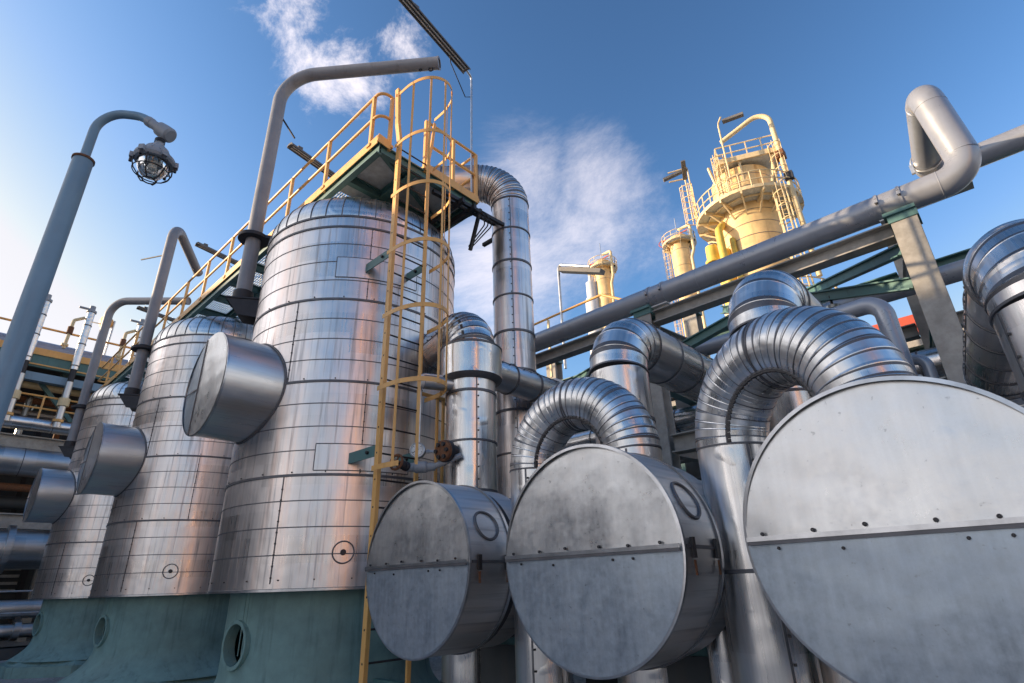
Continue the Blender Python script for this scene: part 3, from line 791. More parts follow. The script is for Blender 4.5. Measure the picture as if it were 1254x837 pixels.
# ------------------------------------------------------------------ clad pipes
def pipe(name,label,nodes,r,loc=None,cat='pipe',group=None,**kw):
    t=thing(name,label,cat,loc or (nodes[0][0][0],nodes[0][0][1],0),group)
    clad_sections(t,nodes,r,**kw); return t
GB='return bend pipes rising from the drums'
u2=pipe('bend_pipe','smaller U bend of ribbed silver pipe arching onto the middle drum',[((-3.19,3.72,.1),0),((-3.19,3.72,2.995),.499,14),((-2.20,3.72,2.995),.499,14),((-2.20,3.72,2.0),0)],.218,group=GB,gores=12,bead=.0045,beadw=.014,rivets=-1,band=.75,seamside=(.35,-1,0))
u3=pipe('bend_pipe','large U bend of ribbed silver pipe arching onto the big right drum',[((-1.44,3.75,.1),0),((-1.44,3.75,2.90),.505,14),((-.52,3.30,2.90),.505,14),((-.52,3.30,2.0),0)],.236,group=GB,gores=12,bead=.0045,beadw=.014,rivets=-1,band=.75,seamside=(.9,-1,0))
for t,c in ((u2,(-2.20,3.72)),(u3,(-.52,3.30))):
    mb=MB(); R=.218 if c[0]<-2 else .238
    mb.lathe([(R+.002,2.36),(R+.016,2.362),(R+.016,2.30),(R+.012,2.296),(R+.012,2.02)][::-1],(c[0],c[1],0),'pipe',44); mb.build('collar',t)
GC='risers with elbows turning back under the pipe rack'
pipe('elbow_pipe','silver riser behind the smaller U bend, its elbow turning back to the right',[((-2.56,4.25,.1),0),((-2.56,4.25,3.76),.40,5),((-2.56,7.35,3.76),.40,5),((-2.56,7.35,1.0),0)],.268,group=GC,band=.5,gores=5,bead=.008,beadw=.018)
pipe('elbow_pipe','silver riser standing behind the large U bend, in front of the grey pipe',[((-1.20,4.25,.1),0),((-1.20,4.25,3.72),.40,5),((-1.20,7.35,3.72),.40,5),((-1.20,7.35,1.0),0)],.268,group=GC,band=.5,gores=5,bead=.008,beadw=.018)
pipe('elbow_pipe','dull silver elbow and riser cut by the right edge beside the concrete post',[((.37,4.25,.1),0),((.37,4.25,3.40),.42,7),((.02,7.45,3.40),.45,5),((.02,7.45,1.0),0)],.292,group=GC,mat='pipe',emat='pipe',band=.5,gores=7,bead=.010,beadw=.02,seamside=(-.85,-.5,0))
# riser with cap ring feeding the nearest vessel
RX,RY=-4.83,4.48
rs=pipe('riser_pipe','silver riser with a wide cap ring below its elbow, between ladder and drums',[((RX,RY,.1),0),((RX,RY,4.70),.34,8),((RX-1.40,RY+.34,4.70),0)],.305,band=.62,gores=8,rivets=1,bead=.012,seamside=(.85,-.5,0))
mb=MB(); mb.lathe([(.31,3.90),(.37,3.93),(.392,3.96),(.392,4.34),(.40,4.345),(.40,4.36),(.34,4.40),(.30,4.405)],(RX,RY,0),'pipe',48,mats=['seam','seam','pipe','seam','seam','rust','seam'])
mb.build('cap_ring',rs)
mb=MB()
mb.lathe([(.085,0),(.085,.36),(.075,.362),(.075,.40),(.05,.41),(.001,.41)],(RX-.05,RY-.26,3.86),'pipe_dull',20,axis=(-.45,-1,0),mats=['pipe_dull','seam','white','white','white'])
mb.build('branch_stub',rs)
mb=MB(); a=Vector((RX-.21,RY-.62,3.90))
mb.lathe([(.30,0),(.315,.004),(.315,.03),(.30,.034)],(RX,RY,2.56),'seam',40); mb.build('lap_band',rs)
bp=pipe('branch_pipe','horizontal silver branch pipe with a white ring, running back from the capped riser',[((RX,RY+.2,4.15),0),((RX,6.12,4.15),0)],.205,band=.55)
mb=MB(); mb.lathe([(.20,0),(.235,.01),(.235,.10),(.20,.12)],(RX,6.10,4.15),'white',36,axis=(0,1,0)); mb.sweep([(RX,6.2,4.15),(RX,8.6,4.15)],.135,'pipe',28); mb.build('white_ring',bp)
# overhead line from the vessel crown
pipe('overhead_pipe','tall copper-tinged silver downpipe curving down from the top of the nearest vessel',[((VX[0]+.15,VY+.15,7.2),0),((VX[0]+.15,VY+.15,8.36),.45,6),((-5.47,6.02,8.36),.56,15),((-5.47,6.02,.1),0)],.328,loc=(-5.47,6.02,0),mat='vessel',emat='vessel',band=.62,gores=12,bead=.012,beadw=.026)
# low vertical stub cans between the drums
for (x,y,h,r,lb) in ((-1.86,4.02,1.28,.11,'short upright silver can in the gap between middle and large drums'),(-.1,4.1,1.5,.17,'upright silver can low behind the large drum')):
    t=thing('upright_can',lb,'pipe',(x,y,0)); mb=MB(); mb.lathe([(r,0),(r,h),(r*.85,h+.02),(.001,h+.025)],(x,y,0),'pipe',28); mb.build('can_cladding',t)

# ------------------------------------------------------------------ gauge and valve
gv=thing('pressure_gauge','round white dial pressure gauge on thin tubing beside the rusty handwheel','gauge',(-5.02,3.86,2.9))
gd=Vector((.60,-.80,.05)).normalized(); gc=Vector((-5.06,3.86,3.03))
mb=MB(); mb.lathe([(.001,-.05),(.085,-.05),(.09,-.03),(.09,.02),(.082,.025),(.078,.015)],gc,'galv',32,axis=gd); cs=mb.build('case',gv)
mb=MB(); mb.disc(gc+gd*.014,.078,gd,'dial',32)
dd,gu,gw=basis(gd)
for k in range(21):
    a=rad(-225+270*k/20); e=gu*math.cos(a)+gw*math.sin(a); mb.beam(gc+gd*.0165+e*(.058 if k%5 else .05),gc+gd*.0165+e*.07,.003 if k%5 else .005,.001,'black',gd)
a=rad(-150); e=gu*math.cos(a)+gw*math.sin(a); mb.beam(gc+gd*.018-e*.02,gc+gd*.018+e*.055,.006,.002,'black',gd); mb.lathe([(.001,.004),(.012,.004),(.012,0)],gc+gd*.017,'black',12,axis=gd)
mb.build('dial',gv)
mb=MB(); mb.sweep(path_pts([(gc-gd*.03+Vector((0,0,.05)),0),((-5.10,3.90,3.98),.05),((-4.95,4.12,3.96),0)],6),.020,'galv',12); mb.sweep([gc-gd*.02-Vector((0,0,.08)),gc-gd*.02-Vector((0,0,.2))],.018,'galv',10)
mb.sweep([gc-gd*.04,gc+Vector((.22,.24,-.02))],.014,'galv',10)
for q in (.3,.55,.8): mb.lathe([(.024,0),(.024,.03)],(gc-gd*.04).lerp(gc+Vector((.22,.24,-.02)),q),'galv',6,axis=(.22,.24,-.02))
mb.build('tubing',gv)
vv=thing('gate_valve','small grey gate valve with rusty red handwheel on the capped riser','valve',(-5.1,3.85,2.8))
va=Vector((-5.37,3.70,2.86)); vb=Vector((-4.98,4.20,2.86)); vd=(vb-va).normalized()
w0=Vector((-5.09,3.60,2.87)); wd=Vector((.25,-.95,.12)).normalized()
mb=MB(); mb.ring(w0,.082,.014,wd,'rust',32,8); dd,wu,ww=basis(wd)
for k in range(5): a=2*PI*k/5; mb.sweep([w0,w0+(wu*math.cos(a)+ww*math.sin(a))*.08],.009,'rust',6)
mb.lathe([(.022,-.02),(.022,.03),(.001,.032)],w0,'rust',12,axis=wd); mb.build('handwheel',vv)
mb=MB(); mb.sweep([w0,w0-wd*.16],.013,'rivet',8); mb.lathe([(.028,0),(.05,.02),(.05,.06),(.04,.07),(.055,.08),(.055,.11)],w0-wd*.07,'dark',14,axis=-wd); mb.build('stem',vv)
c=w0-wd*.22; h=Vector((.75,.66,0)).normalized(); fl=Vector((-4.66,4.17,2.95))
mb=MB(); mb.sweep([c-h*.02,c+h*.06,c+h*.08,c+h*.2,c+h*.22,c+h*.30],[.05,.052,.066,.066,.05,.045],'housing',18); mb.sweep([c+h*.28,fl],.033,'housing',14); mb.build('valve_body',vv)
fd=Vector((.12,-.98,-.08)).normalized(); fc=Vector((-4.78,4.02,3.0))
mb=MB(); mb.lathe([(.001,.05),(.05,.05),(.09,.045),(.115,.035),(.12,.0)],fc,'rust',26,axis=fd); mb.lathe([(.12,0),(.125,-.002),(.125,-.05),(.08,-.06),(.08,-.25)],fc,'dark',26,axis=fd)
dd,fu,fw_=basis(fd)
for k in range(6): a=2*PI*k/6; mb.lathe([(.001,.03),(.022,.03),(.024,.0)],fc+fd*.04+(fu*math.cos(a)+fw_*math.sin(a))*.078,'rivet',10,axis=fd)
mb.build('flange',vv)

# ------------------------------------------------------------------ pipe rack behind the drums
RF,RB=8.0,10.6; POSTX=[-.27-3.86*k for k in range(-1,4)]
rk=thing('pipe_rack','weathered beige and teal steel pipe rack standing behind the round drums','pipe rack',(-2.2,RF,0))
def hpost(x,y,z0,z1,mat='post',cap=True):
    mb=MB()
    for s in (-1,1): mb.beam((x,y+s*.135,z0),(x,y+s*.135,z1),.29,.03,mat,(0,1,0))
    mb.beam((x,y,z0),(x,y,z1),.03,.24-.0006,mat,(0,1,0))
    if cap: mb.box((x,y,z1-.04),(.33,.33,.10),'teal'); mb.box((x-.02,y-.02,z1+.035),(.36,.36,.05),'teal')
    mb.build('post',rk)
for x in POSTX:
    hpost(x,RF,0,5.86); hpost(x-.28,RB,0,6.9)
def rbeam(p0,p1,w,h,mat,nm='beam',**k):
    mb=MB(); mb.ibeam(p0,p1,w,h,mat,**k); mb.build(nm,rk)
xa,xb=POSTX[-1],POSTX[0]
for i in range(len(POSTX)-1):
    x0,x1=POSTX[i+1]+.16,POSTX[i]-.16
    if i>0: rbeam((x0,RF,5.71),(x1,RF,5.71),.22,.22,'post')
    rbeam((x0,RF,3.52),(x1,RF,3.52),.24,.28,'post')
    rbeam((x0-.28,RB,6.12),(x1-.28,RB,6.12),.22,.30,'teal'); rbeam((x0-.28,RB,3.9),(x1-.28,RB,3.9),.24,.28,'post'); rbeam((x0-.28,RB,5.2),(x1-.28,RB,5.2),.2,.22,'post')
for x in POSTX:
    rbeam((x,RF+.16,5.55),(x-.28,RB-.16,6.0),.2,.22,'post'); rbeam((x,RF+.16,3.5),(x-.28,RB-.16,3.72),.2,.24,'post'); rbeam((x,RF+.16,4.6),(x-.28,RB-.16,4.75),.16,.18,'teal')
for (p,q) in (((-.42,8.14,5.50),(-2.2,10.4,6.35)),((-.42,8.1,4.98),(-3.7,10.5,6.65)),((-4.0,8.1,5.0),(-1.7,8.05,5.5)),((-4.28,8.1,5.42),(-7.5,10.4,6.1)),((-4.28,8.1,4.4),(-6.9,10.4,5.3)),((-4.0,8.15,5.3),(-2.5,10.4,4.0)),((-8.1,8.1,5.3),(-10.4,10.4,6.0))):
    rbeam(p,q,.12,.16,'teal','brace')
rbeam((-.62,9.98,7.16),(.62,9.98,7.16),.24,.24,'post','loop_support')
mb=MB(); mb.box((-.63,9.98,7.16),(.02,.27,.27),'teal'); mb.beam((-.40,9.98,7.03),(-.40,9.98,0),.2,.2,'post'); mb.build('end_plate',rk)
# ------------------------------------------------------------------ grey painted pipe with expansion loop
gp=thing('grey_pipe','long grey painted pipe on top of the rack with a tall expansion loop at right','pipe',(-.3,RF,5.8))
PR=.185; PZc=6.125
mb=MB()
pts=path_pts([((-16,RF,PZc),0),((.54,RF,PZc),.30),((.40,RF,7.64),.30),((.16,10.0,7.50),.30),((9,10.0,7.50),0)],12)
mb.sweep(pts,PR,'grey',40)
for q,dv in (((.20,RF,PZc),(1,0,0)),((.517,RF,6.43),(-.07,0,1)),((.431,RF,7.3),(-.09,0,1)),((.364,RF+.3,7.621),(-.12,1,-.07)),((-7.6,RF,PZc),(1,0,0)),((-3.1,RF,PZc),(1,0,0))):
    mb.lathe([(PR,-.006),(PR+.004,-.003),(PR+.004,.003),(PR,.006)],q,'grey',40,axis=dv)
mb.build('pipe_run',gp)
for x in (-.22,-.48,-3.72,-3.98,-7.8,-8.1):
    mb=MB(); mb.lathe([(PR,-.02),(PR+.014,-.019),(PR+.014,.019),(PR,.02)],(x,RF,PZc),'grey',40,axis=(1,0,0))
    for s in (-1,1):
        mb.box((x,RF+s*(PR+.03),PZc+.0),(.04,.05,.05),'grey'); mb.lathe([(.001,.04),(.014,.04),(.014,-.04)],(x,RF+s*(PR+.035),PZc),'rivet',8)
    mb.build('clamp',gp)
for x in (-.35,-3.85,-7.95):
    mb=MB(); mb.box((x,RF,5.895),(.34,.2,.02),'white'); mb.beam((x-.15,RF,5.905),(x+.15,RF,5.905),.03,.06,'white'); mb.build('shoe',gp)
mb=MB(); mb.ring((.21,9.55,7.53),PR+.02,.014,(0,1,0),'galv',32,6); mb.box((.0,9.55,7.45),(.05,.05,.16),'galv'); mb.build('loop_clamp',gp)
def simple_pipe(label,nodes,r,mat,name='pipe',bands=0,seg=24,group=None):
    pts=path_pts(nodes,8); t=MB(); t.sweep(pts,r,mat,seg)
    if bands:
        for a,b in zip(pts,pts[1:]):
            L=(b-a).length
            if L>bands*1.5:
                for k in range(1,int(L/bands)): t.lathe([(r,-.012),(r+.009,-.011),(r+.009,.011),(r,.012)],a.lerp(b,k*bands/L),'seam',seg,axis=(b-a))
    o=t.build(name); return tag(o,label,'pipe',group)
simple_pipe('grey pipe running level behind the right concrete post, below the teal beam',[((-14,RB-.9,5.62),0),((7,RB-.9,5.62),0)],.15,'grey')
simple_pipe('thin grey pipe arching over beside the large U bend, right of its top',[((-1.6,5.9,3.97),0),((-.58,5.75,3.92),.16),((-.56,5.7,2.2),0)],.082,'grey')
simple_pipe('second thin grey pipe tucked beneath the arching grey pipe',[((-1.2,6.2,3.4),0),((-.42,6.0,3.38),.1),((-.42,6.0,2.2),0)],.05,'grey')
# pipes and equipment in the shade behind the drums
k=0
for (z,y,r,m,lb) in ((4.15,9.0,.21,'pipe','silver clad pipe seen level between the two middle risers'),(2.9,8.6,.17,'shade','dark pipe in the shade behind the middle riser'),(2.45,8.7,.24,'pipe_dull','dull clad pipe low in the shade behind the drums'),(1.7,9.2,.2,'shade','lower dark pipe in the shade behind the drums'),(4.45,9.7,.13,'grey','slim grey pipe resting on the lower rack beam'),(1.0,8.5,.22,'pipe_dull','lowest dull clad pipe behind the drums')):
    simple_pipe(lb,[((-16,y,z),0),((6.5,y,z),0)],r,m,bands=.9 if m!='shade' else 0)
def ppart(t,nm,f,**kw): mb=MB(); f(mb); return mb.build(nm,t,**kw)
# process building closing the view under the rack
pb=thing('process_building','dark teal process building behind the pipe rack, glimpsed between risers','building',(-6,16,0))
def f(mb):
    mb.box((-6,19,3.3),(34,6,6.6),'teal')
    for k in range(60): mb.box((-22.5+.56*k,15.97,3.3),(.08,.05,6.5),'shade')
ppart(pb,'wall',f)
for k in range(9):
    x=-20+3.4*k
    fr=ppart(pb,'window',lambda mb:(mb.box((x,15.93,4.9),(1.0,.10,.9),'shade')))
    ppart(fr,'sill',lambda mb:mb.box((x,15.85,4.40),(1.15,.18,.06),'white'))
ppart(pb,'roof_edge',lambda mb:mb.box((-6,15.9,6.66),(34.2,.3,.16),'post'))
def steel(label,x0,x1,y0,y1,zs,mat,nx=3,name='steel_frame'):
    t=thing(name,label,'frame',((x0+x1)/2,y0,0))
    for i in range(nx+1):
        x=x0+(x1-x0)*i/nx
        for y in (y0,y1): ppart(t,'post',lambda mb:mb.beam((x,y,0),(x,y,zs[-1]),.18,.18,mat))
    for z in zs:
        for y in (y0,y1): ppart(t,'beam',lambda mb:mb.beam((x0,y,z),(x1,y,z),.14,.2,mat))
        for i in range(nx+1):
            x=x0+(x1-x0)*i/nx; ppart(t,'beam',lambda mb:mb.beam((x,y0,z-.02),(x,y1,z-.02),.12,.16,mat))
    return t
t=thing('red_girder','bright red steel girder glimpsed below the rack, right of the large U bend','girder',(-1.0,13.9,0))
ppart(t,'girder',lambda mb:mb.beam((-2.6,14,6.5),(-.5,14,6.5),.2,.42,'red'))
for x in (-2.4,-.7): ppart(t,'post',lambda mb:mb.beam((x,14,0),(x,14,6.28),.22,.22,'shade'))
t=thing('red_girder','lower red girder seen between the smaller and large U bends','girder',(-5.5,12.2,0))
ppart(t,'girder',lambda mb:mb.beam((-8.5,12.2,5.05),(-4.2,12.2,5.05),.2,.24,'red'))
for x in (-8.3,-4.4): ppart(t,'post',lambda mb:mb.beam((x,12.2,0),(x,12.2,4.9),.18,.18,'shade'))
t=thing('yellow_ladder','small yellow ladder glimpsed behind the smaller U bend beside a concrete pillar','ladder',(-5.7,10.9,0))
for s in (0,.34): ppart(t,'stile',lambda mb:mb.beam((-5.85+s,11.0,2.0),(-5.85+s,11.0,5.4),.05,.03,'yellow'))
for k in range(11): ppart(t,'rung',lambda mb:mb.sweep([(-5.85,11.0,2.2+.29*k),(-5.51,11.0,2.2+.29*k)],.014,'yellow',8))
o=MB(); o.beam((-5.0,11.4,0),(-5.0,11.4,5.35),.75,.6,'concrete'); tag(o.build('concrete_pillar'),'square concrete pillar glimpsed right of the small yellow ladder','pillar')
# small valves cluttering the lower rack beam
for k,(x,y,lb) in enumerate(((-.66,7.0,'small upright silver valve bonnet nearest the concrete post foot'),(-.92,7.1,'small upright valve bonnet left of its twin by the post foot'),(-1.5,8.9,'stubby round vent cap above the arching thin grey pipe'))):
    z=3.05 if k<2 else 4.9
    t=thing('pipe_valve',lb,'valve',(x,y,z))
    ppart(t,'valve_body',lambda mb:mb.lathe([(.001,-.5),(.07,-.5),(.07,0),(.11,.01),(.11,.05),(.075,.06),(.075,.26),(.10,.27),(.10,.32),(.001,.33)],(x,y,z+.12),'pipe_dull' if k!=1 else 'rust',18))
    ppart(t,'valve_stem',lambda mb:mb.lathe([(.02,.3),(.02,.5),(.001,.5)],(x,y,z+.12),'dark',10))

# ------------------------------------------------------------------ far light pole and rail on the rack
t=thing('rack_rail','thin yellow handrail above the grey pipe, right of the tall downpipe','railing',(-8,10.5,0))
ppart(t,'rail',lambda mb:mb.sweep(path_pts([((-12,10,7.70),0),((-6.25,10,7.83),.1),((-5.65,10,7.45),0)],6),.03,'yellow',10))
for x in (-11.4,-9.4,-7.9): ppart(t,'rail_post',lambda mb:mb.beam((x,10,6.2),(x,10,7.74),.05,.05,'cream'))
tl=thing('tube_light','tube light on a thin right-angled pole above the grey pipe, beside small columns','light fitting',(-7.46,10,6.3))
ppart(tl,'pole',lambda mb:mb.sweep(path_pts([((-7.46,10,6.3),0),((-7.46,10,9.2),.08),((-6.5,10,8.72),0)],6),.035,'galv',10))
ppart(tl,'housing',lambda mb:mb.beam((-7.38,10,9.0),(-6.15,10,8.42),.2,.11,'fixture'))
ppart(tl,'lamp_tube',lambda mb:mb.beam((-7.34,10,8.94),(-6.2,10,8.40),.12,.03,'tube'))
# ------------------------------------------------------------------ distillation columns
def ring_platform(t,c,ri,ro,z,a0,a1,rail=True,nsup=10,mat='cream',n=30):
    X,Y=c
    def deck(mb):
        vs=[];fs=[]
        for k in range(n+1):
            a=a0+(a1-a0)*k/n
            for r_,zz in ((ri,z),(ro,z),(ro,z-.05),(ri,z-.05)): vs.append((X+r_*math.cos(a),Y+r_*math.sin(a),zz))
        for k in range(n):
            for q in range(4): fs.append((k*4+q,k*4+(q+1)%4,k*4+4+(q+1)%4,k*4+4+q))
        mb.add(vs,fs,'grating')
        for k in range(nsup+1):
            a=a0+(a1-a0)*k/nsup; d=Vector((math.cos(a),math.sin(a),0)); b=Vector((X,Y,z-.15))
            mb.beam(b+d*(ri-.1),b+d*ro,.10,.18,mat); mb.beam(b+d*(ri-.1)-Vector((0,0,.8)),b+d*(ro-.25)-Vector((0,0,.05)),.08,.08,mat)
        for rr,zz,hh in ((ro,z+.04,.22),((ri+ro)/2,z-.12,.12)):
            p=[Vector((X+rr*math.cos(a0+(a1-a0)*k/n),Y+rr*math.sin(a0+(a1-a0)*k/n),zz)) for k in range(n+1)]
            for a,b in zip(p,p[1:]): mb.beam(a,b,.05,hh,mat)
    ppart(t,'platform',deck)
    def rl(mb):
        for zz in (z+.55,z+1.1):
            mb.sweep([(X+ro*math.cos(a0+(a1-a0)*k/n),Y+ro*math.sin(a0+(a1-a0)*k/n),zz) for k in range(n+1)],.04,mat,6)
        for k in range(nsup*2+1):
            a=a0+(a1-a0)*k/nsup/2; mb.beam((X+ro*math.cos(a),Y+ro*math.sin(a),z),(X+ro*math.cos(a),Y+ro*math.sin(a),z+1.1),.05,.05,mat)
    ppart(t,'platform_railing',rl)
CX,CY=-8.21,30.93
dc=thing('distillation_column','large cream and yellow stained column ringed by a railed platform','column',(CX,CY,0))
def f(mb):
    prof=[(1.78,0)]; mats=[]
    z=.9
    while z<24.2:
        prof+=[(1.78,z-.03),(1.80,z-.02),(1.80,z+.02),(1.78,z+.03)]; mats+=['tower','tower','seam','tower']; z+=.85
    prof+=[(1.78,24.5),(1.6,24.65),(.9,24.75),(.05,24.78)]; mats+=['tower']*4
    mb.lathe(prof,(CX,CY,0),'tower',56,mats=mats)
ppart(dc,'shell',f)
def f(mb):
    A0=math.atan2(CY,CX)
    for a,r in ((3.55,.42),(3.95,.30),(4.35,.16)):
        p=Vector((CX+1.95*math.cos(a),CY+1.95*math.sin(a),0)); h_=Vector((0,0,20.2-r*3)); mb.sweep([p,p+h_],r,'tower_yellow',16); mb.ball(p+h_,r,'tower_yellow',16,8)
    mb.sweep(path_pts([((CX-1.2,CY-2.3,14),0),((CX-1.2,CY-2.3,20.4),.4),((CX-1.2,CY-1.2,21.4),0)],6),.22,'tower_yellow',14)
    mb.lathe([(.46,0),(.5,.02),(.5,.2),(.38,.24),(.36,1.2),(.001,1.22)],(CX-2.2,CY-1.2,19.0),'tower_yellow',18)
ppart(dc,'stained_side_pipes',f)
ring_platform(dc,(CX,CY),1.8,3.05,21.9,PI*.80,PI*2.22,nsup=11)
def f(mb):
    mb.box((CX+.525,CY-.3,25.25),(3.4,3.0,.18),'grating'); mb.box((CX+.525,CY-1.85,25.25),(3.5,.1,.35),'cream'); mb.box((CX+2.25,CY-.3,25.25),(.1,3.0,.35),'cream'); mb.box((CX-1.2,CY-.3,25.25),(.1,3.0,.35),'cream')
    for x in (-1.8,0,1.9): mb.beam((CX+x,CY-1.7,25.15),(CX+x*.8,CY-1.5,23.3),.12,.12,'cream')
ppart(dc,'top_deck',f)
def f(mb):
    q=[(CX-1.2,CY-1.85),(CX+2.25,CY-1.85),(CX+2.25,CY+1.2),(CX-1.2,CY+1.2)]
    for zz in (25.8,26.35): mb.sweep([(x,y,zz) for x,y in q+[q[0]]],.045,'cream',6)
    for (x0,y0),(x1,y1) in zip(q,q[1:]+q[:1]):
        for k in range(4): mb.beam((x0+(x1-x0)*k/4,y0+(y1-y0)*k/4,25.3),(x0+(x1-x0)*k/4,y0+(y1-y0)*k/4,26.35),.06,.06,'cream')
ppart(dc,'top_railing',f)
def f(mb):
    p=Vector((CX+2.75,CY-1.1,0)); mb.sweep(path_pts([(p+Vector((.25,0,16)),0),(p+Vector((0,0,28.1)),.8),(p+Vector((-2.9,-.5,26.9)),0)],10),.15,'cream',16)
    mb.box(p+Vector((.05,0,24.3)),(.5,.5,.5),'rust'); mb.box(p+Vector((.2,-.1,22.6)),(.45,.3,.5),'dark')
ppart(dc,'gooseneck_pipe',f)
def cage_ladder(t,c,z0,z1,dirv,mat='cream'):
    c=Vector((*c,0)); d=Vector((*dirv,0)).normalized(); s=d.cross(Vector((0,0,1)))
    def f(mb):
        for q in (-.24,.24): mb.beam(c+s*q+Vector((0,0,z0)),c+s*q+Vector((0,0,z1)),.05,.08,mat)
        z=z0
        while z<z1: mb.beam(c-s*.24+Vector((0,0,z)),c+s*.24+Vector((0,0,z)),.03,.03,mat); z+=.3
        z=z0+.3
        while z<z1:
            mb.sweep([c+s*.38*math.cos(a)+d*.72*math.sin(a)+Vector((0,0,z)) for a in np.linspace(0,PI,13)],.03,mat,6); z+=.9
        for a in np.linspace(.3,PI-.3,5): mb.beam(c+s*.38*math.cos(a)+d*.72*math.sin(a)+Vector((0,0,z0+.3)),c+s*.38*math.cos(a)+d*.72*math.sin(a)+Vector((0,0,z1)),.04,.03,mat)
    ppart(t,'cage_ladder',f)
cage_ladder(dc,(CX+2.3,CY-1.6),12,21.9,(.5,-1)); cage_ladder(dc,(CX-2.7,CY-1.2),22.1,25.2,(-1,-.6)); cage_ladder(dc,(CX+2.5,CY-.9),22.1,25.3,(.6,-1)); cage_ladder(dc,(CX-.3,CY-2.1),22.1,25.3,(-.2,-1))
for ch in dc.children:
    if ch.name.split('.')[0] in ('top_deck','top_railing'):
        R_=Matrix.Rotation(rad(24),3,'Z')
        for v in ch.data.vertices: v.co=R_@(v.co-Vector((.5,0,0)))+Vector((.45,0,-.35))
ring_platform(dc,(CX,CY),1.8,3.4,14.6,PI*1.35,PI*2.15,nsup=7)
def f(mb):
    for (x,y,z,L,dx) in ((-2.9,-1.4,22.4,3.4,-.9),(-3.0,-.4,23.0,4.4,-1.2),(.3,-2.9,22.6,4.6,.4)):
        p=Vector((CX+x,CY+y,z)); mb.sweep(path_pts([(p,0),(p+Vector((0,0,L)),.2),(p+Vector((dx*1.0,-.5,L-.05)),0)],5),.05,'cream',8)
ppart(dc,'lamp_poles',f)
for (x,y,z,dx,dy,dz) in ((-2.9,-1.4,25.75,.5,-1.1,.55),(-3.0,-.4,27.3,-1.5,-.7,-.5),(.6,-2.9,27.2,1.2,.2,-.1)):
    ppart(dc,'tube_lamp',lambda mb:mb.beam((CX+x,CY+y,z),(CX+x+dx,CY+y+dy,z+dz),.28,.16,'fixture'))
def small_col(label,c,r,top,n):
    X,Y=c; t=thing('slim_column',label,'column',(X,Y,0),'slim columns on the skyline')
    def f(mb):
        prof=[(r,0)];mats=[];z=2
        while z<top-.5: prof+=[(r,z-.03),(r+.03,z-.02),(r+.03,z+.02),(r,z+.03)]; mats+=['tower','tower','seam','tower']; z+=2.2
        prof+=[(r,top),(r*1.25,top+.05),(r*1.25,top+.7),(r*.9,top+1.1),(.05,top+1.3)]; mats+=['tower']*5
        mb.lathe(prof,(X,Y,0),'tower',32,mats=mats)
    ppart(t,'shell',f)
    ring_platform(t,c,r,r*1.75,top+.1,0,2*PI,nsup=6,n=24)
    ppart(t,'side_pipe',lambda mb:mb.sweep(path_pts([((X+r*1.3,Y-r*.5,top-14),0),((X+r*1.3,Y-r*.5,top-2.5),.5),((X+r*1.7,Y-r*.6,top-1.6),.5),((X+r*1.7,Y-r*.6,top+1.8),.4),((X+.2,Y,top+2.2),0)],5),.17,'cream',10))
    ppart(t,'antenna',lambda mb:mb.sweep([(X-.05,Y,top+1.2),(X-.05,Y,top+4.0)],.05,'galv',6))
    ppart(t,'warning_hoop',lambda mb:(mb.ring((X-r*1.6,Y-.5,top+.9),.5,.05,(.3,-1,.2),'red',24,6),mb.beam((X-r*1.7,Y-.3,top+1.3),(X+r*1.2,Y-.3,top+1.5),.1,.12,'red')))
    cage_ladder(t,(X-r-.2,Y-.3),top-14,top+.1,(-1,-.3))
small_col('slim cream column on the skyline just left of the large yellow column',(-23.03,55.40),1.12,38.2,0)
small_col('slim cream column rising behind the right-angled tube light pole',(-31.36,51.15),1.0,36.6,1)
t=thing('vent_stack','short pale vent stack with a narrow tip, left of the slim column','stack',(-33.3,51.0,0))
ppart(t,'stack_pipe',lambda mb:mb.lathe([(.85,0),(.85,32.6),(.6,33.0),(.6,35.0),(.3,35.2),(.22,36.0),(.001,36.0)],(-32.7,50.2,0),'white',24))

# ------------------------------------------------------------------ left pipe rack with deck, pipes and relief stacks
LR=thing('pipe_deck','raised dark pipe deck with yellow handrail behind the blue grey lamp pole','pipe rack',(-27,3,0))
X0=-26.0
def f(mb):
    mb.box((X0-4,4.5,9.85),(8,34,.12),'shade')
    for y in np.arange(-10,20,2.6): mb.beam((X0-8,y,9.7),(X0-.1,y,9.7),.2,.26,'teal')
ppart(LR,'deck',f)
ppart(LR,'edge_beam',lambda mb:(mb.beam((X0+.05,-12,9.76),(X0+.05,21,9.76),.14,.46,'teal'),mb.beam((X0+.14,-12,9.12),(X0+.14,21,9.12),.3,.3,'bluegrey')))
ppart(LR,'toe_board',lambda mb:mb.beam((X0+.16,-12,10.12),(X0+.16,21,10.12),.03,.26,'yellow'))
ppart(LR,'mid_rail',lambda mb:mb.beam((X0+.14,-12,9.62),(X0+.14,21,9.62),.05,.05,'yellow'))
ppart(LR,'top_rail',lambda mb:mb.sweep([(X0+.1,-12,11.08),(X0+.1,21,11.08)],.045,'yellow',8))
for y in np.arange(-10.9,20,2.1): ppart(LR,'rail_post',lambda mb:mb.beam((X0+.1,y,9.9),(X0+.1,y,11.08),.08,.05,'yellow'))
for k,y in enumerate(np.arange(-8.2,20,4.4)):
    for dx in (.5,7.5): ppart(LR,'post',lambda mb:mb.beam((X0-dx,y,0),(X0-dx,y,9.6),.34,.34,'post'))
    ppart(LR,'brace',lambda mb:mb.beam((X0-.35,y-2.9,9.3),(X0-.35,y-.3,6.6),.14,.14,'teal'))
    for zz in (6.75,4.2): ppart(LR,'cross_beam',lambda mb:mb.beam((X0-7.3,y,zz),(X0-.7,y,zz),.2,.3,'post'))
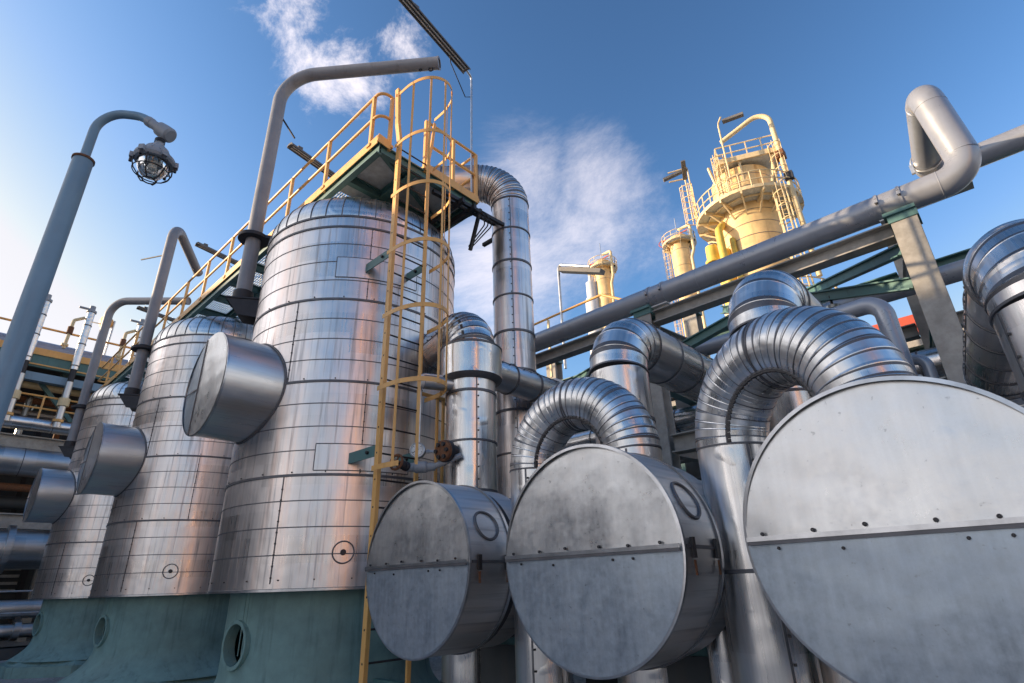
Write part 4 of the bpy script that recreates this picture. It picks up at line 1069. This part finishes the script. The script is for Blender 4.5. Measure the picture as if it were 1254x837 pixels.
for zz,hh in ((6.72,.62),(4.1,.5)): ppart(LR,'long_beam',lambda mb:mb.ibeam((X0-.2,-12,zz),(X0-.2,21,zz),.3,hh,'post',tf=.04,tw=.03))
ppart(LR,'lower_rail',lambda mb:[mb.sweep([(X0+.2,-12,z),(X0+.2,21,z)],.035,'yellow',6) for z in (8.0,8.45)]+[mb.beam((X0+.2,y,7.4),(X0+.2,y,8.45),.06,.05,'yellow') for y in np.arange(-11,20,1.5)])
GL='pipes along the left pipe deck'
for (x,z,r,m,b,lb) in ((X0-1.2,10.55,.42,'grey',0,'broad grey pipe lying on the raised deck behind its handrail'),(X0-.3,10.36,.13,'grey',0,'slim grey pipe on the deck edge just below the handrail'),(X0+.1,7.42,.25,'pipe',1.6,'bright silver pipe under the deck, above the beige beam'),(X0+.5,5.98,.48,'pipe_dull',2.2,'fat silver pipe in the left background below the beige beam'),(X0+.1,5.18,.13,'rust',0,'thin rust red pipe below the fat silver pipe'),(X0-.6,4.75,.22,'shade',0,'dark pipe in shade below the rust red pipe')):
    simple_pipe(lb,[((x,-13,z),0),((x,22,z),0)],r,m,bands=b,group=GL)
for k,(y,z0_,z1_,dx) in enumerate(((0.4,7.4,9.6,.3),(1.1,4.4,9.5,-1.2),(2.3,7.3,9.6,-.6),(3.6,4.4,9.5,-1.6),(4.2,7.4,9.6,.2),(5.6,4.4,9.5,-1.0))):
    ppart(LR,'drop_pipe',lambda mb:(mb.sweep(path_pts([((X0-1.6+dx,y,z0_),0),((X0-1.6+dx,y,z1_-.5),.3),((X0-3,y+.4,z1_-.45),0)],5),.11,'rust' if k%3==0 else ('cream' if k%3==1 else 'pipe_dull'),10)))
for k,(x_,z_,m_) in enumerate(((-2.4,8.9,'rust'),(-2.9,8.5,'pipe_dull'),(-1.7,9.3,'cream'),(-2.2,7.3,'rust'))):
    ppart(LR,'service_line',lambda mb:mb.sweep([(X0+x_,-12,z_),(X0+x_,21,z_)],.13,m_,10))
def stack(y,label,full=True):
    t=thing('relief_stack',label,'stack',(X0+.55,y,7.2),'shiny relief stacks on the left deck')
    x=X0+.55
    def f(mb):
        mb.sweep([(x,y,7.3),(x,y,9.05)],.12,'pipe_dull',16); mb.sweep([(x,y,9.05),(x,y,9.55)],.10,'dark',16); mb.sweep([(x,y,9.55),(x,y,12.0)],.13,'pipe',16)
        for z in (9.7,10.6,11.4): mb.lathe([(.13,-.02),(.145,-.02),(.145,.02),(.13,.02)],(x,y,z),'seam',16)
    ppart(t,'stack_pipe',f)
    ppart(t,'valve_head',lambda mb:(mb.lathe([(.13,0),(.17,.02),(.17,.10),(.10,.14),(.10,.3),(.001,.32)],(x,y,11.95),'housing',14),mb.sweep([(x,y-.1,12.1),(x,y-.42,12.1)],.05,'housing',8)))
    ppart(t,'side_fitting',lambda mb:(mb.sweep(path_pts([((x,y-.15,11.7),0),((x,y-.45,11.5),.1),((x,y-.5,10.3),0)],5),.06,'cream',10),mb.lathe([(.10,0),(.10,.3)],(x,y-.47,10.9),'rust',12),mb.lathe([(.12,0),(.12,.08)],(x,y-.5,10.4),'cream',12)))
    ppart(t,'lower_fitting',lambda mb:mb.lathe([(.13,0),(.18,.01),(.18,.3),(.13,.31)],(x,y,8.1),'cream',14)); ppart(t,'lower_flange',lambda mb:mb.lathe([(.13,0),(.17,.01),(.17,.1),(.13,.11)],(x,y,7.5),'yellow',14))
for y,lb in ((1.63,'shiny relief stack nearest the blue grey lamp pole'),(3.05,'shiny relief stack midway between the lamp pole and the low davit arch'),(4.8,'shiny relief stack half hidden behind the davit poles at right of its row')): stack(y,lb)
t=thing('deck_floodlight','small yellow floodlight on a thin mast above the left deck','light fitting',(X0-1,4.05,10))
ppart(t,'mast',lambda mb:mb.sweep([(X0-1,4.05,10),(X0-1,4.1,12.5)],.045,'galv',8)); ppart(t,'lamp_head',lambda mb:mb.lathe([(.05,-.1),(.2,-.05),(.24,.3),(.1,.36),(.001,.37)],(X0-1,3.95,12.35),'yellow',16,axis=(.2,-1,-.1)))
# equipment at ground level beyond the farthest vessel
t=thing('heat_exchanger','horizontal silver shell with bolted flanges low at the left edge','vessel',(-27,2.0,0))
ppart(t,'shell',lambda mb:mb.lathe([(.01,-3),(.5,-2.95),(.62,-2.7),(.62,-.6),(.75,-.58),(.75,-.4),(.62,-.38),(.62,3)],(-25.4,3.2,3.15),'pipe_dull',32,axis=(0,1,0)))
for yy in (1.6,4.6): ppart(t,'saddle',lambda mb:mb.box((-25.4,yy,1.3),(.9,.3,2.6),'teal'))
t=thing('elbow_duct','silver segmented elbow behind the farthest vessel, near the ground','pipe',(-23.5,4.5,0))
clad_sections(t,[((-23.4,4.9,.5),0),((-23.4,4.9,4.1),.7),((-23.4,8,4.1),0)],.52,band=.5)
for k,(x,y,z,L,r,m,lb) in enumerate(((-24.2,2.6,1.35,2.6,.26,'pipe_dull','grey pump barrel on the ground at the left edge'),(-24.0,3.4,.75,2.2,.2,'pipe_dull','pump motor beside the farthest teal skirt'))):
    t=thing('pump',lb,'pump',(x,y,0))
    ppart(t,'barrel',lambda mb:mb.lathe([(.01,-L/2),(r*.8,-L/2+.02),(r,-L/2+.15),(r,-.1),(r*1.35,-.08),(r*1.35,.08),(r,.1),(r,L/2),(.01,L/2+.02)],(x,y,z),m,20,axis=(0,1,0)))
    ppart(t,'base_frame',lambda mb:(mb.box((x,y,.15),(.8,L,.3),'shade'),mb.box((x,y-L*.3,z-r-.1),(.3,.15,.4),'shade'),mb.box((x,y+L*.3,z-r-.1),(.3,.15,.4),'shade')))
    ppart(t,'handrail',lambda mb:(mb.sweep([(x+.6,y-L/2,z+.5),(x+.6,y+L/2,z+.5)],.025,'galv',8),mb.beam((x+.6,y-L/2,0),(x+.6,y-L/2,z+.5),.04,.04,'galv'),mb.beam((x+.6,y+L/2,0),(x+.6,y+L/2,z+.5),.04,.04,'galv')))
# dark plant closing off the view under the left deck
t=thing('boiler_house','dark boiler house wall behind the left pipe deck','building',(-36,4,0))
ppart(t,'wall',lambda mb:(mb.box((-37,4,4.6),(4,40,9.2),'shade'),[mb.box((-34.97,-14+1.1*k,4.6),(.06,.2,9.1),'dark') for k in range(34)]))
ppart(t,'louvre',lambda mb:[mb.box((-34.9,2+.0,2.0+.3*k),(.12,5,.12),'post') for k in range(6)])

# ------------------------------------------------------------------ unseen sun blocker and warm reflector added behind the camera
bb=thing('sun_blocker_building','long tall added sun blocker shaped as a building behind the photographer, out of frame','building',(-23.4,-15.8,0))  # unseen block added to keep low sun off the near plant
BU=Vector((.67,-.743,0)); BP=Vector((-.743,-.67,0)); BC=Vector((-20.8,-18.8,0))
def bbox(mb,q0,q1,p0,p1,z0,z1,mat): mb.beam(BC+BU*q0+BP*((p0+p1)/2)+Vector((0,0,(z0+z1)/2)),BC+BU*q1+BP*((p0+p1)/2)+Vector((0,0,(z0+z1)/2)),p1-p0,z1-z0,mat)
ppart(bb,'wall',lambda mb:bbox(mb,-17.5,11,0,9,0,12.6,'concrete'))
ppart(bb,'blocker_roof',lambda mb:bbox(mb,-17.8,11.3,-.3,9.3,12.602,12.9,'shade'))
ppart(bb,'blocker_top_block',lambda mb:bbox(mb,-6,1,2,7,12.9,14.6,'shade'))
for q in (-14,-8,-2,5): ppart(bb,'blocker_door',lambda mb:bbox(mb,q,q+4,-.12,-.002,0,4.6,'shade'))
wc=thing('warm_reflector_tank','tall sunlit ochre reflector tank added behind the photographer to the right, out of frame','tank',(33,-13,0))  # unseen tank added so the cladding mirrors an orange streak
ppart(wc,'shell',lambda mb:mb.lathe([(4.2,0),(4.2,30),(3,31),(.05,31.6)],(33,-13,0),'ochre',48))
# ------------------------------------------------------------------ camera
cam=bpy.data.cameras.new('camera'); co=bpy.data.objects.new('camera',cam); COL.objects.link(co); scene.camera=co
f_px,p,ro,yaw=676.6,rad(23.71),rad(-1.843),rad(42.54)
fw=Vector((-math.sin(yaw)*math.cos(p),math.cos(yaw)*math.cos(p),math.sin(p))); rt=Vector((math.cos(yaw),math.sin(yaw),0)); up=rt.cross(fw)
r2=rt*math.cos(ro)+up*math.sin(ro); u2v=up*math.cos(ro)-rt*math.sin(ro)
m=Matrix((r2,u2v,-fw)).transposed().to_4x4(); m.translation=(0,0,1.6); co.matrix_world=m
cam.sensor_width=36; cam.lens=36*f_px/1254; cam.clip_start=.05; cam.clip_end=5000
# ------------------------------------------------------------------ light and sky
SE,SAZ=14.0,228.0        # elevation, azimuth clockwise from +Y
sd=Vector((math.sin(rad(SAZ))*math.cos(rad(SE)),math.cos(rad(SAZ))*math.cos(rad(SE)),math.sin(rad(SE))))
sl=bpy.data.lights.new('sun','SUN'); so=bpy.data.objects.new('sun',sl); COL.objects.link(so)
sl.energy=3.5; sl.angle=rad(.5); sl.color=(1.0,.76,.50); so.rotation_euler=(-sd).to_track_quat('-Z','Y').to_euler()
w=bpy.data.worlds.new('World'); scene.world=w; w.use_nodes=True; T=w.node_tree; bg=T.nodes['Background']
sky=T.nodes.new('ShaderNodeTexSky'); sky.sky_type='NISHITA'; sky.sun_disc=False; sky.sun_elevation=rad(SE); sky.sun_rotation=rad(SAZ)
sky.air_density=1.0; sky.dust_density=1.3; sky.ozone_density=1.8
tc=T.nodes.new('ShaderNodeTexCoord')
def wn(t,**k):
    o=T.nodes.new(t)
    for a,b in k.items(): setattr(o,a,b)
    return o
def L(a,b): T.links.new(a,b)
def wmath(op,a,b=0.0,clamp=False):
    o=wn('ShaderNodeMath',operation=op,use_clamp=clamp)
    for i,v in enumerate((a,b)):
        if hasattr(v,'is_linked'): L(v,o.inputs[i])
        else: o.inputs[i].default_value=v
    return o.outputs[0]
def pdir(px,py):
    d=r2*(px-627)-u2v*(py-418.5)+fw*f_px; return d.normalized()
def noise(scale,loc,sc,det=8,rough=.6,dist=0.0):
    mp=wn('ShaderNodeMapping'); L(tc.outputs['Generated'],mp.inputs[0]); mp.inputs['Scale'].default_value=sc; mp.inputs['Location'].default_value=loc
    n=wn('ShaderNodeTexNoise'); L(mp.outputs[0],n.inputs['Vector']); n.inputs['Scale'].default_value=scale; n.inputs['Detail'].default_value=det; n.inputs['Roughness'].default_value=rough; n.inputs['Distortion'].default_value=dist
    return n.outputs['Fac']
def blob(d,width):
    o=wn('ShaderNodeVectorMath',operation='DISTANCE'); L(tc.outputs['Generated'],o.inputs[0]); o.inputs[1].default_value=d
    mr=wn('ShaderNodeMapRange',interpolation_type='SMOOTHSTEP'); L(o.outputs['Value'],mr.inputs[0]); mr.inputs[1].default_value=0; mr.inputs[2].default_value=width; mr.inputs[3].default_value=1; mr.inputs[4].default_value=0
    return mr.outputs[0]
def clouds(blobs,nz,lo,hi,gain):
    m=None
    for d,wd,g_ in blobs:
        b=wmath('MULTIPLY',blob(d,wd),g_); m=b if m is None else wmath('MAXIMUM',m,b)
    s=wmath('ADD',nz,wmath('MULTIPLY',wmath('SUBTRACT',m,1.0),.55))
    mr=wn('ShaderNodeMapRange',interpolation_type='SMOOTHSTEP'); L(s,mr.inputs[0]); mr.inputs[1].default_value=lo; mr.inputs[2].default_value=hi; mr.inputs[3].default_value=0; mr.inputs[4].default_value=gain
    return mr.outputs[0]
c1=clouds([(pdir(370,10),.22,1.0),(pdir(400,85),.22,1.05),(pdir(440,110),.16,1.0),(pdir(500,55),.17,.95)],noise(7.5,(3.4,1.2,.9),(1,1,1.3),12,.70,.25),.37,.66,.8)
c2=clouds([(pdir(635,225),.22,1.0),(pdir(735,225),.20,1.05),(pdir(715,305),.30,1.0),(pdir(620,350),.30,1.2),(pdir(800,320),.2,.9)],noise(2.2,(7.9,.9,2.6),(1.0,1.3,2.2),12,.72,.7),.20,.86,.72)
cl=wmath('MAXIMUM',c1,c2,True)
mx=wn('ShaderNodeMix',data_type='RGBA'); L(cl,mx.inputs[0]); gm=wn('ShaderNodeGamma'); L(sky.outputs[0],gm.inputs[0]); gm.inputs[1].default_value=1.62
hs=wn('ShaderNodeHueSaturation'); L(gm.outputs[0],hs.inputs['Color']); hs.inputs['Saturation'].default_value=.95; hs.inputs['Value'].default_value=.56
tn=wn('ShaderNodeMix',data_type='RGBA',blend_type='MULTIPLY'); tn.inputs[0].default_value=1.0; L(hs.outputs[0],tn.inputs[6]); tn.inputs[7].default_value=(.84,1.0,.985,1)
bw=wn('ShaderNodeRGBToBW'); L(tn.outputs[2],bw.inputs[0])
pl_=wn('ShaderNodeMapRange',interpolation_type='SMOOTHSTEP'); L(bw.outputs[0],pl_.inputs[0]); pl_.inputs[1].default_value=.7; pl_.inputs[2].default_value=3.4; pl_.inputs[3].default_value=0; pl_.inputs[4].default_value=.9
cmb=wn('ShaderNodeCombineColor'); L(wmath('MULTIPLY',bw.outputs[0],1.0),cmb.inputs[0]); L(wmath('MULTIPLY',bw.outputs[0],.975),cmb.inputs[1]); L(wmath('MULTIPLY',bw.outputs[0],1.02),cmb.inputs[2])
pm=wn('ShaderNodeMix',data_type='RGBA'); L(pl_.outputs[0],pm.inputs[0]); L(tn.outputs[2],pm.inputs[6]); L(cmb.outputs[0],pm.inputs[7])
cap=wn('ShaderNodeMix',data_type='RGBA',blend_type='DARKEN'); cap.inputs[0].default_value=.85; L(pm.outputs[2],cap.inputs[6]); cap.inputs[7].default_value=(2.75,2.72,2.85,1)
L(cap.outputs[2],mx.inputs[6]); mx.inputs[7].default_value=(4.1,3.75,3.85,1)
L(mx.outputs[2],bg.inputs[0]); bg.inputs[1].default_value=.15
scene.view_settings.view_transform='Standard'; scene.view_settings.look='None'; scene.view_settings.exposure=1.15; scene.view_settings.gamma=1.0
scene.view_settings.use_curve_mapping=False
scene.cycles.max_bounces=8; scene.cycles.use_denoising=True
